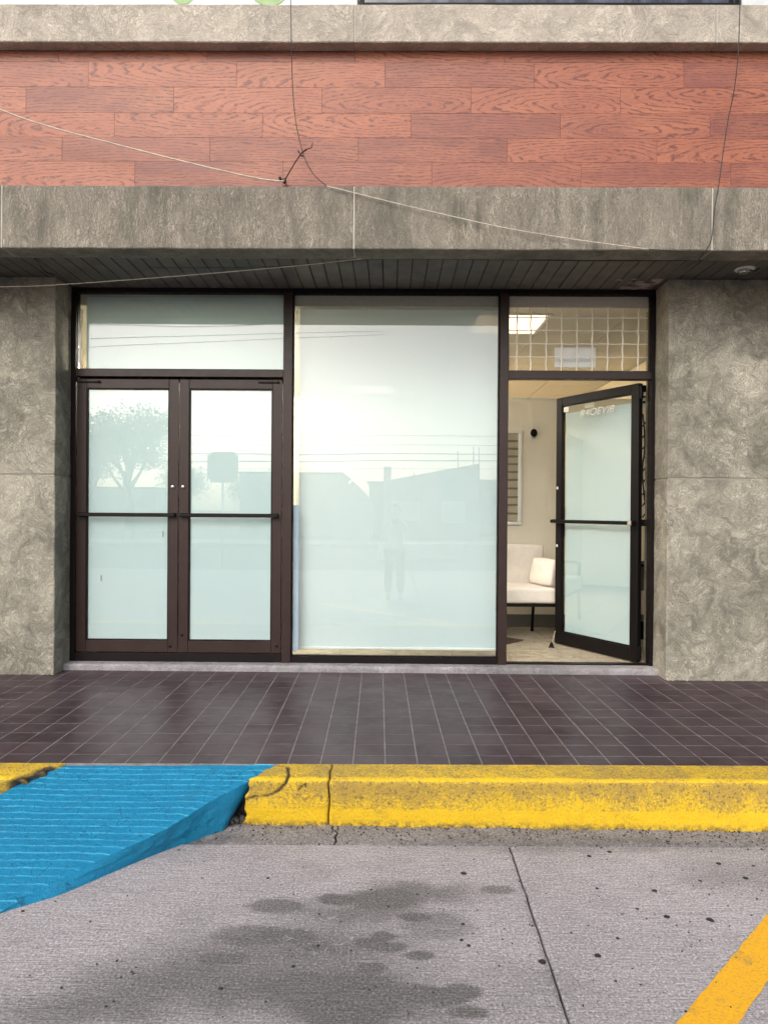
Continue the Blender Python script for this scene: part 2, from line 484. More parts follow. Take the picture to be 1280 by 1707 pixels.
def road_mat(name, broom=True, base=(0.44, 0.408, 0.42)):
    a = NT(name)
    p = a.pos()
    big = a.noise(p, 1.3, 6, 0.65)
    fine = a.noise(p, 120.0, 5, 0.8)
    pw = a.vmath('ADD', p, a.vmath('SCALE', a.noisec(p, 2.5, 3), scale=0.03))
    if broom:
        li = a.noise(a.map(pw, (7.0, 190.0, 1.0)), 1.0, 2, 0.5)
        li2 = a.noise(a.map(pw, (40.0, 110.0, 1.0), (5, 3, 0)), 1.0, 3, 0.6)
        li = a.math('ADD', a.math('MULTIPLY', li, 0.55), a.math('MULTIPLY', li2, 0.45))
    else:
        li = a.noise(p, 60.0, 4, 0.7, 1.0)
    col = a.mix(a.mr(big, 0.35, 0.68), tuple(x * 0.82 for x in base), tuple(x * 1.18 for x in base))
    col = a.mix(a.mr(li, 0.64, 0.36, 0.0, 0.85), col, tuple(x * 0.45 for x in base))
    col = a.mix(a.mr(fine, 0.52, 0.66), col, tuple(min(1, x * 1.7) for x in base))
    col = a.mix(a.mr(fine, 0.47, 0.34), col, tuple(x * 0.28 for x in base))
    # oil and tyre stains, each where it lies on the slab
    wp = a.vmath('ADD', p, a.vmath('SCALE', a.vmath('SUBTRACT', a.noisec(p, 7.0, 4), (0.5, 0.5, 0.5)), scale=0.15))
    ws = a.vmath('ADD', p, a.vmath('SCALE', a.vmath('SUBTRACT', a.noisec(p, 22.0, 3), (0.5, 0.5, 0.5)), scale=0.03))
    wp = a.vmath('ADD', wp, a.vmath('SCALE', a.vmath('SUBTRACT', a.noisec(p, 34.0, 3), (0.5, 0.5, 0.5)), scale=0.035))
    blobs = [(520, 1650, 420, 95, .22), (600, 1540, 200, 50, .16), (700, 1485, 130, 22, .45), (600, 1520, 150, 26, .40), (480, 1580, 250, 40, .42), (300, 1640, 260, 55, .45),
             (560, 1660, 190, 60, .55), (730, 1545, 70, 24, .30), (120, 1690, 200, 40, .42), (640, 1500, 60, 14, .35),
             (460, 1512, 46, 10, .32), (620, 1575, 26, 8, .5), (505, 1640, 34, 14, .6), (575, 1690, 60, 22, .55), (610, 1640, 26, 9, .5), (700, 1660, 34, 14, .55), (770, 1655, 30, 12, .5), (640, 1562, 20, 6, .5), (560, 1500, 28, 8, .4), (360, 1600, 26, 8, .4), (690, 1530, 24, 7, .4), (510, 1650, 40, 14, .55), (600, 1650, 60, 20, .5), (740, 1665, 36, 12, .6),
             (390, 1600, 20, 7, .45), (530, 1582, 20, 6, .6), (650, 1580, 24, 7, .5), (700, 1594, 22, 7, .5), (830, 1484, 26, 6, .3),
             (480, 1562, 40, 10, .4), (620, 1615, 22, 7, .5), (780, 1690, 30, 9, .4), (900, 1640, 120, 60, .12), (1240, 1460, 160, 30, .16),
             (1000, 1412, 420, 14, .22), (330, 1402, 120, 8, .3), (650, 1690, 160, 40, .35), (420, 1560, 60, 14, .3)]
    tot = None
    for (bx, by, rx, ry, st) in blobs:
        if rx <= 60: rx, ry, st = rx * 1.3, ry * 1.35, st * 1.5
        c = ground(bx, by); e = ground(bx + rx, by); n_ = ground(bx, max(by - ry, 1300))
        wx = max((e - c).length, 0.01); wy = max((n_ - c).length, 0.01)
        d = a.vmath('LENGTH', a.vmath('MULTIPLY', a.vmath('SUBTRACT', wp if rx > 80 else ws, tuple(c)), (1 / wx, 1 / wy, 0.0)))
        k = a.mr(d, 1.2 if rx > 80 else 1.1, 0.2 if rx > 80 else 0.6, 0.0, min(.94, st * (1.6 if rx > 80 else 1.5)), smooth=True)
        tot = k if tot is None else a.math('SUBTRACT', 1.0, a.math('MULTIPLY', a.math('SUBTRACT', 1.0, tot), a.math('SUBTRACT', 1.0, k)))
    col = a.mix(a.math('MULTIPLY', a.math('MINIMUM', tot, 0.88), a.mr(fine, 0.3, 0.68, 1.0, 0.62)), col, (0.040, 0.040, 0.034))
    pale = a.mr(a.noise(wp, 16.0, 5, 0.7, 1.2), 0.60, 0.66)
    pc = ground(520, 1555)
    dp = a.vmath('LENGTH', a.vmath('MULTIPLY', a.vmath('SUBTRACT', wp, tuple(pc)), (1 / 0.16, 1 / 0.16, 0.0)))
    col = a.mix(a.math('MULTIPLY', pale, a.mr(dp, 1.5, 0.3, 0.0, 0.75)), col, (0.5, 0.48, 0.46))
    sm = a.math('MULTIPLY', a.mr(a.noise(a.map(wp, (1.0, 1.6, 1)), 2.2, 7, 0.75), 0.52, 0.72), 0.38)
    col = a.mix(sm, col, (0.12, 0.115, 0.11))
    sp = a.math('MULTIPLY', a.mr(a.voro(wp, 14.0), 0.04, 0.11, 1.0, 0.0), a.mr(a.noise(p, 9, 2), 0.50, 0.58))
    col = a.mix(a.math('MULTIPLY', sp, 0.8), col, (0.05, 0.045, 0.045))
    nm = a.bump(li, 0.7, 0.008)
    nm = a.bump(fine, 0.8, 0.005, nm)
    return a.pbr(col, 0.85, nm)

def travertine_mat():
    a = NT('travertine_tile')
    p = a.pos(); r = a.rnd()
    q = a.vmath('ADD', p, a.n('CombineXYZ', {'X': a.math('MULTIPLY', r, 9.0)}).outputs[0])
    n1 = a.noise(a.map(q, (1, 2.4, 1)), 7, 8, 0.7, 1.5)
    n2 = a.noise(q, 70, 4, 0.7)
    col = a.mix(a.mr(n1, 0.35, 0.65), (0.32, 0.27, 0.19), (0.54, 0.48, 0.37))
    col = a.mix(a.mr(n2, 0.55, 0.7), col, (0.17, 0.13, 0.085))
    return a.pbr(col, 0.22, None)

M = {}
M['pillar'] = concrete('trowelled_concrete', (0.375, 0.35, 0.283), dark=0.58, light=1.38, stain=0.42, swirl=0.72)
M['beam'] = concrete('streaked_beam_concrete', (0.325, 0.290, 0.235), dark=0.72, light=1.2, streak=True, swirl=0.8, stain=0.62, tint=(0.85, 1.0, 0.85))
M['parapet'] = concrete('weathered_parapet_concrete', (0.50, 0.445, 0.375), swirl=0.6, stain=0.22, dark=0.78, light=1.25)
M['upper'] = concrete('painted_upper_wall', (0.4, 0.39, 0.36), swirl=0.3)
M['groove'] = plain('grey_groove_mortar', (0.22, 0.20, 0.165), 0.8, 0.3, 20)
M['seal'] = plain('pale_joint_sealant', (0.40, 0.375, 0.33), 0.7)
M['wood'] = wood_mat()
M['black'] = plain('black_metal', (0.0045, 0.0035, 0.0035), 0.45, **{'Specular IOR Level': 0.15})
M['brown'] = plain('brown_anodised_frame', (0.027, 0.0145, 0.0125), 0.38, 0.15, 8, **{'Specular IOR Level': 0.35})
M['darkbrown'] = plain('dark_brown_frame', (0.007, 0.0045, 0.0045), 0.45, **{'Specular IOR Level': 0.2})
M['soffit'] = plain('grey_painted_slat', (0.10, 0.090, 0.078), 0.62, 0.2, 5, 0.2)
M['void'] = plain('dark_gap', (0.012, 0.012, 0.012), 0.9)
M['glass'] = glass_mat('clear_glass', 0.068)
M['film'] = film_mat('frosted_film', (0.60, 0.735, 0.795), (0.63, 0.765, 0.82))
M['bluefilm'] = plain('pale_blue_film', (0.42, 0.52, 0.66), 0.3, 0.05)
M['shade'] = shade_fabric()
M['white'] = plain('white_plastic', (0.72, 0.73, 0.70), 0.4, 0.06)
M['cream'] = plain('cream_wall_paint', (0.82, 0.755, 0.62), 0.7, 0.04, 3, 0.1)
M['ceiling'] = plain('olive_ceiling_tile', (0.56, 0.53, 0.45), 0.85, 0.06, 40, 0.2)
M['trav'] = travertine_mat()
M['grey'] = plain('grey_skirting', (0.11, 0.105, 0.09), 0.5)
M['fabric'] = plain('cream_upholstery', (0.70, 0.64, 0.57), 0.9, 0.05, 20, 0.3)
M['fabric2'] = plain('beige_upholstery', (0.66, 0.56, 0.41), 0.9, 0.06, 30, 0.3)
M['blind'] = plain('dark_blind', (0.17, 0.145, 0.095), 0.7, 0.15)
M['blind2'] = plain('pale_blind', (0.36, 0.32, 0.24), 0.7, 0.1)
M['steel'] = plain('bright_steel', (0.62, 0.60, 0.57), 0.25, 0.1, 40, Metallic=1.0)
M['grillem'] = plain('painted_grille_wire', (0.86, 0.83, 0.75), 0.35, 0.1, 60)
M['panel'] = emit('added_fill_panel', (1.0, 0.90, 0.78), 50.0)  # glow of the unseen panels added to brighten the room
M['nearpanel'] = emit('warm_ceiling_panel', (1.0, 0.70, 0.42), 1.4)
M['dimpanel'] = emit('dim_ceiling_panel', (1.0, 0.9, 0.72), 1.3)
M['tile'] = tile_mat()
M['grout'] = plain('grey_grout', (0.21, 0.185, 0.18), 0.9, 0.35, 18, 0.3)
M['step'] = concrete('smooth_step_concrete', (0.33, 0.315, 0.325), swirl=0.6, stain=0.4, dark=0.75, light=1.2)
M['yellow'] = yellow_mat()
M['blue'] = blue_mat()
M['road'] = road_mat('broomed_concrete_slab')
M['gutter'] = road_mat('rough_gutter_concrete', False, (0.27, 0.255, 0.26))
M['dirt'] = plain('packed_joint_dirt', (0.035, 0.032, 0.030), 0.95, 0.4, 60, 0.5)
M['gum'] = plain('trodden_gum', (0.018, 0.017, 0.017), 0.6)
M['line'] = None
M['mat'] = plain('brown_mat', (0.06, 0.03, 0.018), 0.9, 0.4, 90)
M['cablew'] = plain('weathered_white_cable', (0.50, 0.44, 0.36), 0.6, 0.3, 30)
M['cableb'] = plain('black_cable', (0.012, 0.011, 0.011), 0.5)
M['rust'] = plain('rusty_bracket', (0.10, 0.05, 0.035), 0.8, 0.5, 60)
M['green'] = plain('pale_green_print', (0.22, 0.36, 0.13), 0.5)
M['bark'] = plain('bark', (0.07, 0.055, 0.04), 0.9, 0.3)
M['leaf'] = plain('leaf', (0.045, 0.075, 0.03), 0.6, 0.5, 3)
M['asphalt'] = plain('asphalt', (0.055, 0.055, 0.058), 0.9, 0.2, 6, 0.3)
M['plaster'] = plain('pale_plaster', (0.34, 0.36, 0.38), 0.85, 0.08, 2)
M['roof'] = plain('dark_roof', (0.12, 0.11, 0.11), 0.8, 0.2, 4)
M['signback'] = plain('sign_back', (0.16, 0.17, 0.17), 0.5)
M['shirt'] = plain('grey_shirt', (0.30, 0.31, 0.32), 0.9)
M['trousers'] = plain('dark_trousers', (0.03, 0.035, 0.045), 0.9)
M['skin'] = plain('skin', (0.40, 0.24, 0.17), 0.55)
M['hair'] = plain('dark_hair', (0.012, 0.010, 0.008), 0.6)

def line_mat():
    a = NT('amber_road_paint')
    p = a.pos()
    fine = a.noise(p, 120, 4, 0.75)
    col = a.mix(a.noise(p, 14, 4), (0.74, 0.36, 0.008), (0.82, 0.43, 0.015))
    col = a.mix(a.math('MULTIPLY', a.mr(fine, 0.50, 0.66), 0.6), col, (0.34, 0.20, 0.05))
    col = a.mix(a.math('MULTIPLY', a.mr(a.noise(p, 9, 7, .75), 0.56, 0.68), 0.55), col, (0.26, 0.18, 0.08))
    nm = a.bump(fine, 0.6, 0.003)
    return a.pbr(col, 0.65, nm)
M['line'] = line_mat()

# =================================================================== THE GROUND
TZ, SZ = 0.217, 0.264                       # tile plane, step top and room floor
# lines read off the photograph
tA, tB = ground(0, 1272, TZ), ground(1280, 1277, TZ)        # back edge of the kerb
kA, kB = ground(0, 1296, TZ), ground(1280, 1302, TZ)        # front arris of the kerb
bA, bB = ground(0, 1368, 0.0), ground(1280, 1387, 0.0)      # foot of the kerb
jA, jB = ground(320, 1408, 0.0), ground(1280, 1413, 0.0)    # joint between gutter and slabs
def lin(A, B):
    k = (B.y - A.y) / (B.x - A.x)
    return lambda x: A.y + k * (x - A.x)
tY, kY, bY, jY = lin(tA, tB), lin(kA, kB), lin(bA, bB), lin(jA, jB)
GX0, GX1 = -4.2, 4.2

# far ground under everything
g = MB()
g.grid(lambda u, v: Vector((-400 + 800 * u, -600 + 1000 * v, -0.16)), 8, 8)
tag(g.build('ground', M['asphalt']), kind='structure')

# parking slabs: broomed concrete, with the joint at X = 0.5 that runs towards the camera
road = empty('road', (0, 0, 0), kind='structure')
JX0 = ground(850, 1413).x; JX1 = ground(950, 1707).x
def joint_x(y):
    t = (y - 2.83) / (1.858 - 2.83)
    return JX0 + (JX1 - JX0) * t + 0.006 * mnoise.noise(Vector((y * 9, 3.1, 0))) + 0.0025 * mnoise.noise(Vector((y * 60, 7.1, 0)))
def slab_mesh(xa, xb, y0, name, yb=None, seg=0.012):
    """xa, xb functions of y; the far edge follows the gutter joint"""
    mb = MB()
    n = 130
    def f(u, v):
        y = y0 + (3.6 - y0) * v
        a_, b_ = xa(y), xb(y)
        x = a_ + (b_ - a_) * u
        yy = y0 + ((jY(x) if yb is None else yb) - 0.004 - y0) * v
        a_, b_ = xa(yy), xb(yy)
        x = a_ + (b_ - a_) * u
        z = 0.0
        e = min(x - a_, b_ - x)
        if e < 0.012: z -= 0.004 * (1 - e / 0.012)
        return Vector((x, yy, z))
    us = [0, 0.001, 0.002, 0.004, 0.5, 0.996, 0.998, 0.999, 1]
    vs = [i / n for i in range(n + 1)]
    P = [[mb.bm.verts.new(f(u, v)) for v in vs] for u in us]
    for i in range(len(us) - 1):
        for j in range(n):
            mb.bm.faces.new((P[i][j], P[i + 1][j], P[i + 1][j + 1], P[i][j + 1]))
    # skirts
    def skirt(seq):
        low = [mb.bm.verts.new((v.co.x, v.co.y, -0.12)) for v in seq]
        for i in range(len(seq) - 1):
            mb.bm.faces.new((seq[i], seq[i + 1], low[i + 1], low[i]))
    skirt([P[0][j] for j in range(n + 1)]); skirt([P[-1][j] for j in range(n + 1)])
    skirt([P[i][-1] for i in range(len(us))]); skirt([P[i][0] for i in range(len(us))])
    return mb.build(name, M['road'], road)
slab_l = slab_mesh(lambda y: -3.3, lambda y: joint_x(y) - 0.004, -1.6, 'slab')
slab_r = slab_mesh(lambda y: joint_x(y) + 0.004, lambda y: 4.3, -1.6, 'slab')
slab_f = slab_mesh(lambda y: -7.2, lambda y: -3.308, -1.6, 'slab')
for (x0, x1) in ((-7.2, -3.308), (-3.3, 0.49), (0.5, 4.3)):
    MB().box(x0, x1, -5.6, -1.61, -0.12, 0.0, 0.003).build('slab', M['road'], road)
MB().box(-9, 9, -6, 3.3, -0.15, -0.02).build('joint_fill', M['dirt'], road)

# gutter strip between the slabs and the kerb
gut = empty('gutter', (0, 0, 0), kind='structure')
crackx = ground(556, 1395).x
def gutter_piece(x0, x1, wig0, wig1):
    mb = MB()
    nu, nv = max(8, int((x1 - x0) / 0.03)), 16
    def f(u, v):
        xa = x0 + wig0 * (0.014 * math.sin(v * 5.5) + 0.006 * math.sin(v * 17))
        xb = x1 + wig1 * (0.014 * math.sin(v * 5.5) + 0.006 * math.sin(v * 17))
        x = xa + (xb - xa) * u
        ya, yb_ = jY(x) + 0.003, bY(x) + 0.05
        y = ya + (yb_ - ya) * v
        z = -0.003 + 0.006 * fbm(Vector((x * 7, y * 14, 2))) + 0.012 * max(0, v - 0.8)
        if v < 0.06: z -= 0.006
        return Vector((x, y, z))
    mb.grid(f, nu, nv)
    return mb.build('gutter_slab', M['gutter'], gut)
gutter_piece(-1.1, crackx - 0.004, 0, 1)
gutter_piece(crackx + 0.004, 3.9, 1, 0)
gutter_piece(-4.2, -1.9, 0, 0)

# old gum trodden into the slabs
def blob(px, py, r, name, par, m, z=0.0008, asp=0.55):
    c = ground(px, py)
    mb = MB()
    ph = random.random() * 9
    rim = []
    n = 14
    for k in range(n):
        t = 2 * PI * k / n
        rr = r * (1 + 0.28 * mnoise.noise(Vector((math.cos(t) * 1.3 + ph, math.sin(t) * 1.3, ph))))
        rim.append(mb.bm.verts.new((c.x + rr * math.cos(t), c.y + rr * math.sin(t) * 0.9, z)))
    top = [mb.bm.verts.new((c.x + (v.co.x - c.x) * 0.6, c.y + (v.co.y - c.y) * 0.6, z + 0.0022)) for v in rim]
    for k in range(n):
        f = mb.bm.faces.new((rim[k], rim[(k + 1) % n], top[(k + 1) % n], top[k])); f.smooth = True
    mb.bm.faces.new(top)
    return mb.build(name, m, par)
for (px, py, r) in [(773, 1457, .013), (982, 1428, .010), (1016, 1421, .010), (1198, 1441, .011), (1243, 1465, .011), (1091, 1486, .011),
                    (1112, 1530, .0115), (1184, 1535, .013), (997, 1595, .0115), (904, 1605, .0135), (1156, 1478, .003), (1128, 1544, .004),
                    (695, 1492, .005), (714, 1491, .004), (530, 1578, .007), (722, 1657, .004), (189, 1672, .004), (212, 1495, .004),
                    (298, 1418, .005), (150, 1538, .005), (832, 1612, .004), (1262, 1500, .005), (368, 1650, .008)]:
    blob(px, py, r, 'gum_spot', road, M['gum'])
rg = random.Random(21)
for k in range(46):
    px = rg.uniform(20, 1270); py = rg.uniform(1425, 1700)
    if px < 420 and py < 1530 - px * .35: continue
    blob(px, py, rg.choice((.003, .004, .004, .005, .007)), 'gum_spot', road, M['gum'])
# little chips of grit along the gutter
mb = MB()
for k in range(620):
    px = random.uniform(300, 1290); py = 1376 + abs(random.gauss(0, 1)) * 14 + (px - 400) * 0.012
    if random.random() < .25: py = random.uniform(1420, 1700)
    c = ground(px, py)
    s = random.uniform(.0012, .005) if py < 1420 else random.uniform(.0015, .0035)
    r_ = bmesh.ops.create_icosphere(mb.bm, subdivisions=1, radius=s, matrix=Matrix.Translation((c.x, c.y, s * .35)) @ Matrix.Scale(random.uniform(.5, 1), 4, (0, 0, 1)))
grit = mb.build('grit', M['dirt'])
tag(grit, 'tiny dark grit scattered along the gutter', 'grit', kind='stuff')

# yellow bay line, lower right
a0, a1 = ground(1280, 1525), ground(1130, 1707)
d = (a1 - a0).normalized(); nrm = Vector((-d.y, d.x, 0))
wdt = abs((ground(1232, 1707) - a1).dot(nrm))
if nrm.dot(ground(1232, 1707) - a1) < 0: nrm = -nrm
L0, L1 = a0 - d * 1.2, a1 + d * 2.6
mb = MB()
def lf(u, v):
    p = L0 + (L1 - L0) * u + nrm * wdt * v
    e = 0.004 * fbm(Vector((u * 90, v * 3, 1)))
    return Vector((p.x + nrm.x * e, p.y + nrm.y * e, 0.0018))
mb.grid(lf, 220, 6)
tag(mb.build('painted_line', M['line']), 'amber yellow parking bay line slanting across the concrete at lower right', 'road marking')

# ---- sidewalk: a grouted bed with glazed tiles, each a piece
walk = empty('sidewalk', (0, 0, 0), kind='structure')
mb = MB()
n = 10
xs = [GX0 + (GX1 - GX0) * i / n for i in range(n + 1)]
mb.prism([(GX0, -0.12), (GX1, -0.12), (GX1, TZ - 0.0012), (GX0, TZ - 0.0012)], 3.0, 5.3)
for v in mb.bm.verts:
    if v.co.y < 4: v.co.y = tY(v.co.x) + 0.002
mb.build('grout_bed', M['grout'], walk)
ang = math.atan((tB.y - tA.y) / (tB.x - tA.x))
TW, TD, GAP = 0.1537, 0.1559, 0.0046
ref = ground(638, 1122, TZ)
org = Vector((0, tY(0), 0)); ux = Vector((math.cos(ang), math.sin(ang), 0)); uy = Vector((-math.sin(ang), math.cos(ang), 0))
off0 = (ref - org).dot(ux) % TW
def tile_mesh(name, wx, wy):
    return MB().box(-wx / 2, wx / 2, -wy / 2, wy / 2, -0.012, 0.0, 0.0016).mesh(name, M['tile'])
full = tile_mesh('tile', TW - GAP, TD - GAP)
row0 = tile_mesh('tile', TW - GAP, TD * 0.74 - GAP)
cells = []
for r in range(13):
    if r == 0: yc = TD * 0.74 / 2
    else: yc = TD * 0.74 + TD * (r - 0.5)
    for c in range(-24, 24):
        xc = off0 + TW * (c + 0.5)
        p = org + ux * xc + uy * yc
        if p.y > 5.05 or abs(p.x) > 3.9: continue
        vis = abs(p.x - 0.0) < 0.575 * p.y + 0.06
        cells.append((0 if vis else 1, r, abs(p.x), p))
cells.sort(key=lambda q: (q[0], q[1], q[2]))
rest = MB()
for i, (vis, r, _, p) in enumerate(cells):
    dz = random.uniform(-.0003, .0003); rx, ry = random.gauss(0, .0006), random.gauss(0, .0006)
    if i < 298 and vis == 0:
        o = link('tile', row0 if r == 0 else full, walk, (p.x, p.y, TZ + dz), (rx, ry, ang))
    else:
        dep = (TD * 0.74 if r == 0 else TD) - GAP
        mm = Matrix.Translation((p.x, p.y, TZ + dz)) @ Matrix.Rotation(ang, 4, 'Z') @ Matrix.Rotation(rx, 4, 'X') @ Matrix.Rotation(ry, 4, 'Y')
        tmp = MB().box(-(TW - GAP) / 2, (TW - GAP) / 2, -dep / 2, dep / 2, -0.012, 0.0, 0.0016)
        bmesh.ops.transform(tmp.bm, matrix=mm, verts=tmp.bm.verts[:])
        me_ = bpy.data.meshes.new('t'); tmp.bm.to_mesh(me_); tmp.bm.free()
        rest.bm.from_mesh(me_); bpy.data.meshes.remove(me_)
tag(rest.build('far_tiles', M['tile'], walk), kind='stuff')

# ---- kerbs
def floats(me, name, vals):
    at_ = me.attributes.new(name, 'FLOAT', 'POINT')
    at_.data.foreach_set('value', vals)

def seg_dist(p, a, b):
    ab = b - a; t = max(0, min(1, (p - a).dot(ab) / ab.length_squared))
    return (p - (a + ab * t)).length

def kerb_mesh(xend0, xend1, step, cracks, name, parent, wearf):
    """profile: back edge on the tiles, rounded arris, face down to the gutter. xend functions of the profile parameter"""
    mb = MB()
    ns = 64
    def prof(x, s):
        t_, k_, b_ = tY(x), kY(x), bY(x)
        if s < 0.42:
            q = s / 0.42
            y = t_ + (k_ + 0.022 - t_) * q; z = TZ + 0.002 * math.sin(q * PI) - 0.003 * q
        elif s < 0.58:
            a_ = (s - 0.42) / 0.16 * PI / 2
            y = k_ + 0.022 - 0.022 * math.sin(a_); z = TZ - 0.003 - 0.020 * (1 - math.cos(a_))
        else:
            q = (s - 0.58) / 0.42
            y = k_ + (b_ - k_) * q; z = (TZ - 0.023) * (1 - q) - 0.012 * q
        return y, z
    xm = (xend0(0.5) + xend1(0.5)) / 2
    nx = max(6, int(abs(xend1(0.5) - xend0(0.5)) / step))
    V = []
    cr, wr = [], []
    for i in range(nx + 1):
        row = []
        for j in range(ns + 1):
            s = j / ns
            x = xend0(s) + (xend1(s) - xend0(s)) * i / nx
            y, z = prof(x, s)
            n1 = fbm(Vector((x * 5, y * 5, z * 5)), 4)
            n2 = mnoise.noise(Vector((x * 34, y * 34, z * 34)))
            dd = 0.0045 * n1 + 0.0022 * n2
            e = min(x - xend0(s), xend1(s) - x)
            c_ = 0.0
            P2 = Vector((x, s))
            for (poly, wd) in cracks:
                for k in range(len(poly) - 1):
                    q_ = seg_dist(P2, Vector(poly[k]), Vector(poly[k + 1]))
                    c_ = max(c_, 1 - q_ / (wd * (1 + 0.5 * n2)))
            c_ = max(0.0, c_)
            if e < 0.010: dd -= 0.006 * (1 - e / 0.010) ** 2
            dd -= 0.010 * min(1, c_ * 1.4)
            if s < 0.5: z += dd
            else: y -= dd; z += dd * (0.4 if s < 0.58 else 0)
            if j == 0: z = TZ - 0.001
            row.append(mb.bm.verts.new((x, y, z)))
            cr.append(min(1.0, c_ * 1.5)); wr.append(wearf(x, s))
        V.append(row)
    for i in range(nx):
        for j in range(ns):
            f = mb.bm.faces.new((V[i][j], V[i + 1][j], V[i + 1][j + 1], V[i][j + 1])); f.smooth = True
    # end faces and back
    for row in (V[0], V[-1]):
        cb = mb.bm.verts.new((row[0].co.x, row[0].co.y, -0.02))
        cr.append(1.0); wr.append(1.0)
        for j in range(ns):
            mb.bm.faces.new((row[j], row[j + 1], cb))
    me = mb.mesh(name, M['yellow'])
    floats(me, 'crack', cr); floats(me, 'wear', wr)
    return link(name, me, parent)

def s_of(px, py):
    """profile parameter and x of a pixel on the kerb"""
    if py < 1298:
        p = ground(px, py, TZ); q = (tY(p.x) - p.y) / (tY(p.x) - kY(p.x)); return (p.x, max(0, min(.5, q * .5)))
    p = at(px, py, kY(ground(px, 1300, TZ).x)); q = (TZ - p.z) / TZ
    return (p.x, 0.56 + 0.44 * max(0, min(1, q)))
kerb_r = empty('kerb', (0, 0, 0), 'weathered yellow concrete kerb along the tiled walk, right of the blue ramp', 'kerb', 'kerb lengths')
jx = s_of(548, 1330)[0]
def kr0(s):
    a_ = ground(462, 1273, TZ).x; b_ = at(415, 1298, kY(-.62)).x; c_ = at(405, 1370, bY(-.62)).x
    w_ = 0.006 * math.sin(s * 23) + 0.004 * math.sin(s * 51)
    return (a_ + (b_ - a_) * s / 0.5 if s < .5 else b_ + (c_ - b_) * (s - .5) / .5) + w_
chip = [s_of(*p) for p in [(462, 1276), (480, 1279), (482, 1290), (476, 1302), (466, 1314), (452, 1322), (436, 1326), (424, 1325), (412, 1329), (404, 1333)]]
crk2 = [s_of(*p) for p in [(497, 1314), (503, 1308), (509, 1302), (509, 1308)]]
def wear_r(x, s):
    b = 0.0
    if 0.5 < s < 0.82: b = 0.25 * (1 - abs(s - 0.62) / 0.2)
    if s <= 0.42: b = 0.13
    if 0.42 < s < 0.52: b = -0.1
    if s > 0.82: b = -0.2
    return max(-0.25, b) + 0.10 * mnoise.noise(Vector((x * 2.5, s * 2, 0)))
kerb_mesh(kr0, lambda s: jx - 0.003 + 0.003 * math.sin(s * 19), 0.0055, [(chip, 0.011), (crk2, 0.005)], 'kerb_segment', kerb_r, wear_r)
kerb_mesh(lambda s: jx + 0.003 + 0.003 * math.sin(s * 19), lambda s: 3.95, 0.013, [], 'kerb_segment', kerb_r, wear_r)
kerb_l = empty('kerb', (-2.0, 0, 0), 'broken end of the yellow kerb at the left edge, beyond the blue ramp', 'kerb', 'kerb lengths')
def kl1(s):
    a_ = ground(108, 1273, TZ).x; b_ = ground(14, 1306, TZ).x
    return a_ + (b_ - a_) * min(1, s / .5) - 0.14 * max(0, s - .5) + 0.012 * math.sin(s * 31) * (1 if s > .1 else 0)
ch2 = [(kl1(s) - 0.004, s) for s in (0.12, .2, .3, .4, .5, .6, .7)]
kobj = kerb_mesh(lambda s: -4.0, kl1, 0.013, [(ch2, 0.030)], 'kerb_segment', kerb_l, wear_r)
kobj.location = (2.0, 0, 0)
MB().box(GX0, 0.2, 3.25, 3.4, -.1, TZ - .02).build('kerb_backing', M['step'], walk)

# rubble in the broken pocket between ramp and kerb
mb = MB()
for k in range(60):
    px = random.gauss(390, 14); py = 1372 - abs(random.gauss(0, 9)) + random.random() * 8
    c = ground(px, py)
    c.y = min(c.y, 3.04)
    s = random.uniform(.004, .013)
    bmesh.ops.create_icosphere(mb.bm, subdivisions=1, radius=s, matrix=Matrix.Translation((c.x, c.y + random.uniform(-.02, .04), s * .5 + random.random() * .02)) @ Matrix.Rotation(random.random() * 3, 4, 'X'))
for v in mb.bm.verts: v.co += Vector((random.gauss(0, .0016), random.gauss(0, .0016), random.gauss(0, .0016)))
tag(mb.build('rubble', M['dirt']), 'dark crumbled rubble in the gap between blue ramp and kerb', 'rubble', kind='stuff')

# ---- blue ramp
ramp = empty('kerb_ramp', (-1.2, 2.8, 0), 'bright blue painted ramp with scored ribs, leading down off the kerb', 'ramp')
SL = 0.241
def rz_(y): return max(0.004, TZ - (3.2 - y) * SL)
ridge_px = [(464, 1272), (440, 1285), (415, 1301), (385, 1317), (350, 1335), (315, 1358), (280, 1379), (250, 1394), (220, 1407), (170, 1430), (125, 1452), (70, 1480), (20, 1508), (-20, 1530), (-45, 1545)]
def on_ramp(px, py):
    z = TZ
    for _ in range(30):
        p = ground(px, py, z); z = 0.5 * z + 0.5 * rz_(p.y)
    return ground(px, py, z)
ridge = [on_ramp(*p) for p in ridge_px]
ridge[0].y = tY(ridge[0].x)
def ridge_x(y):
    for k in range(len(ridge) - 1):
        a_, b_ = ridge[k], ridge[k + 1]
        if a_.y >= y >= b_.y: return a_.x + (b_.x - a_.x) * (a_.y - y) / max(1e-6, a_.y - b_.y)
    return ridge[-1].x if y < ridge[-1].y else ridge[0].x
def left_x(y):
    a_ = ground(103, 1273, TZ); b_ = on_ramp(0, 1324)
    return a_.x + (b_.x - a_.x) * (a_.y - y) / (a_.y - b_.y)
Y1r = ridge[-1].y
mb = MB()
NU, NV = 130, 290
rib, wear = [], []
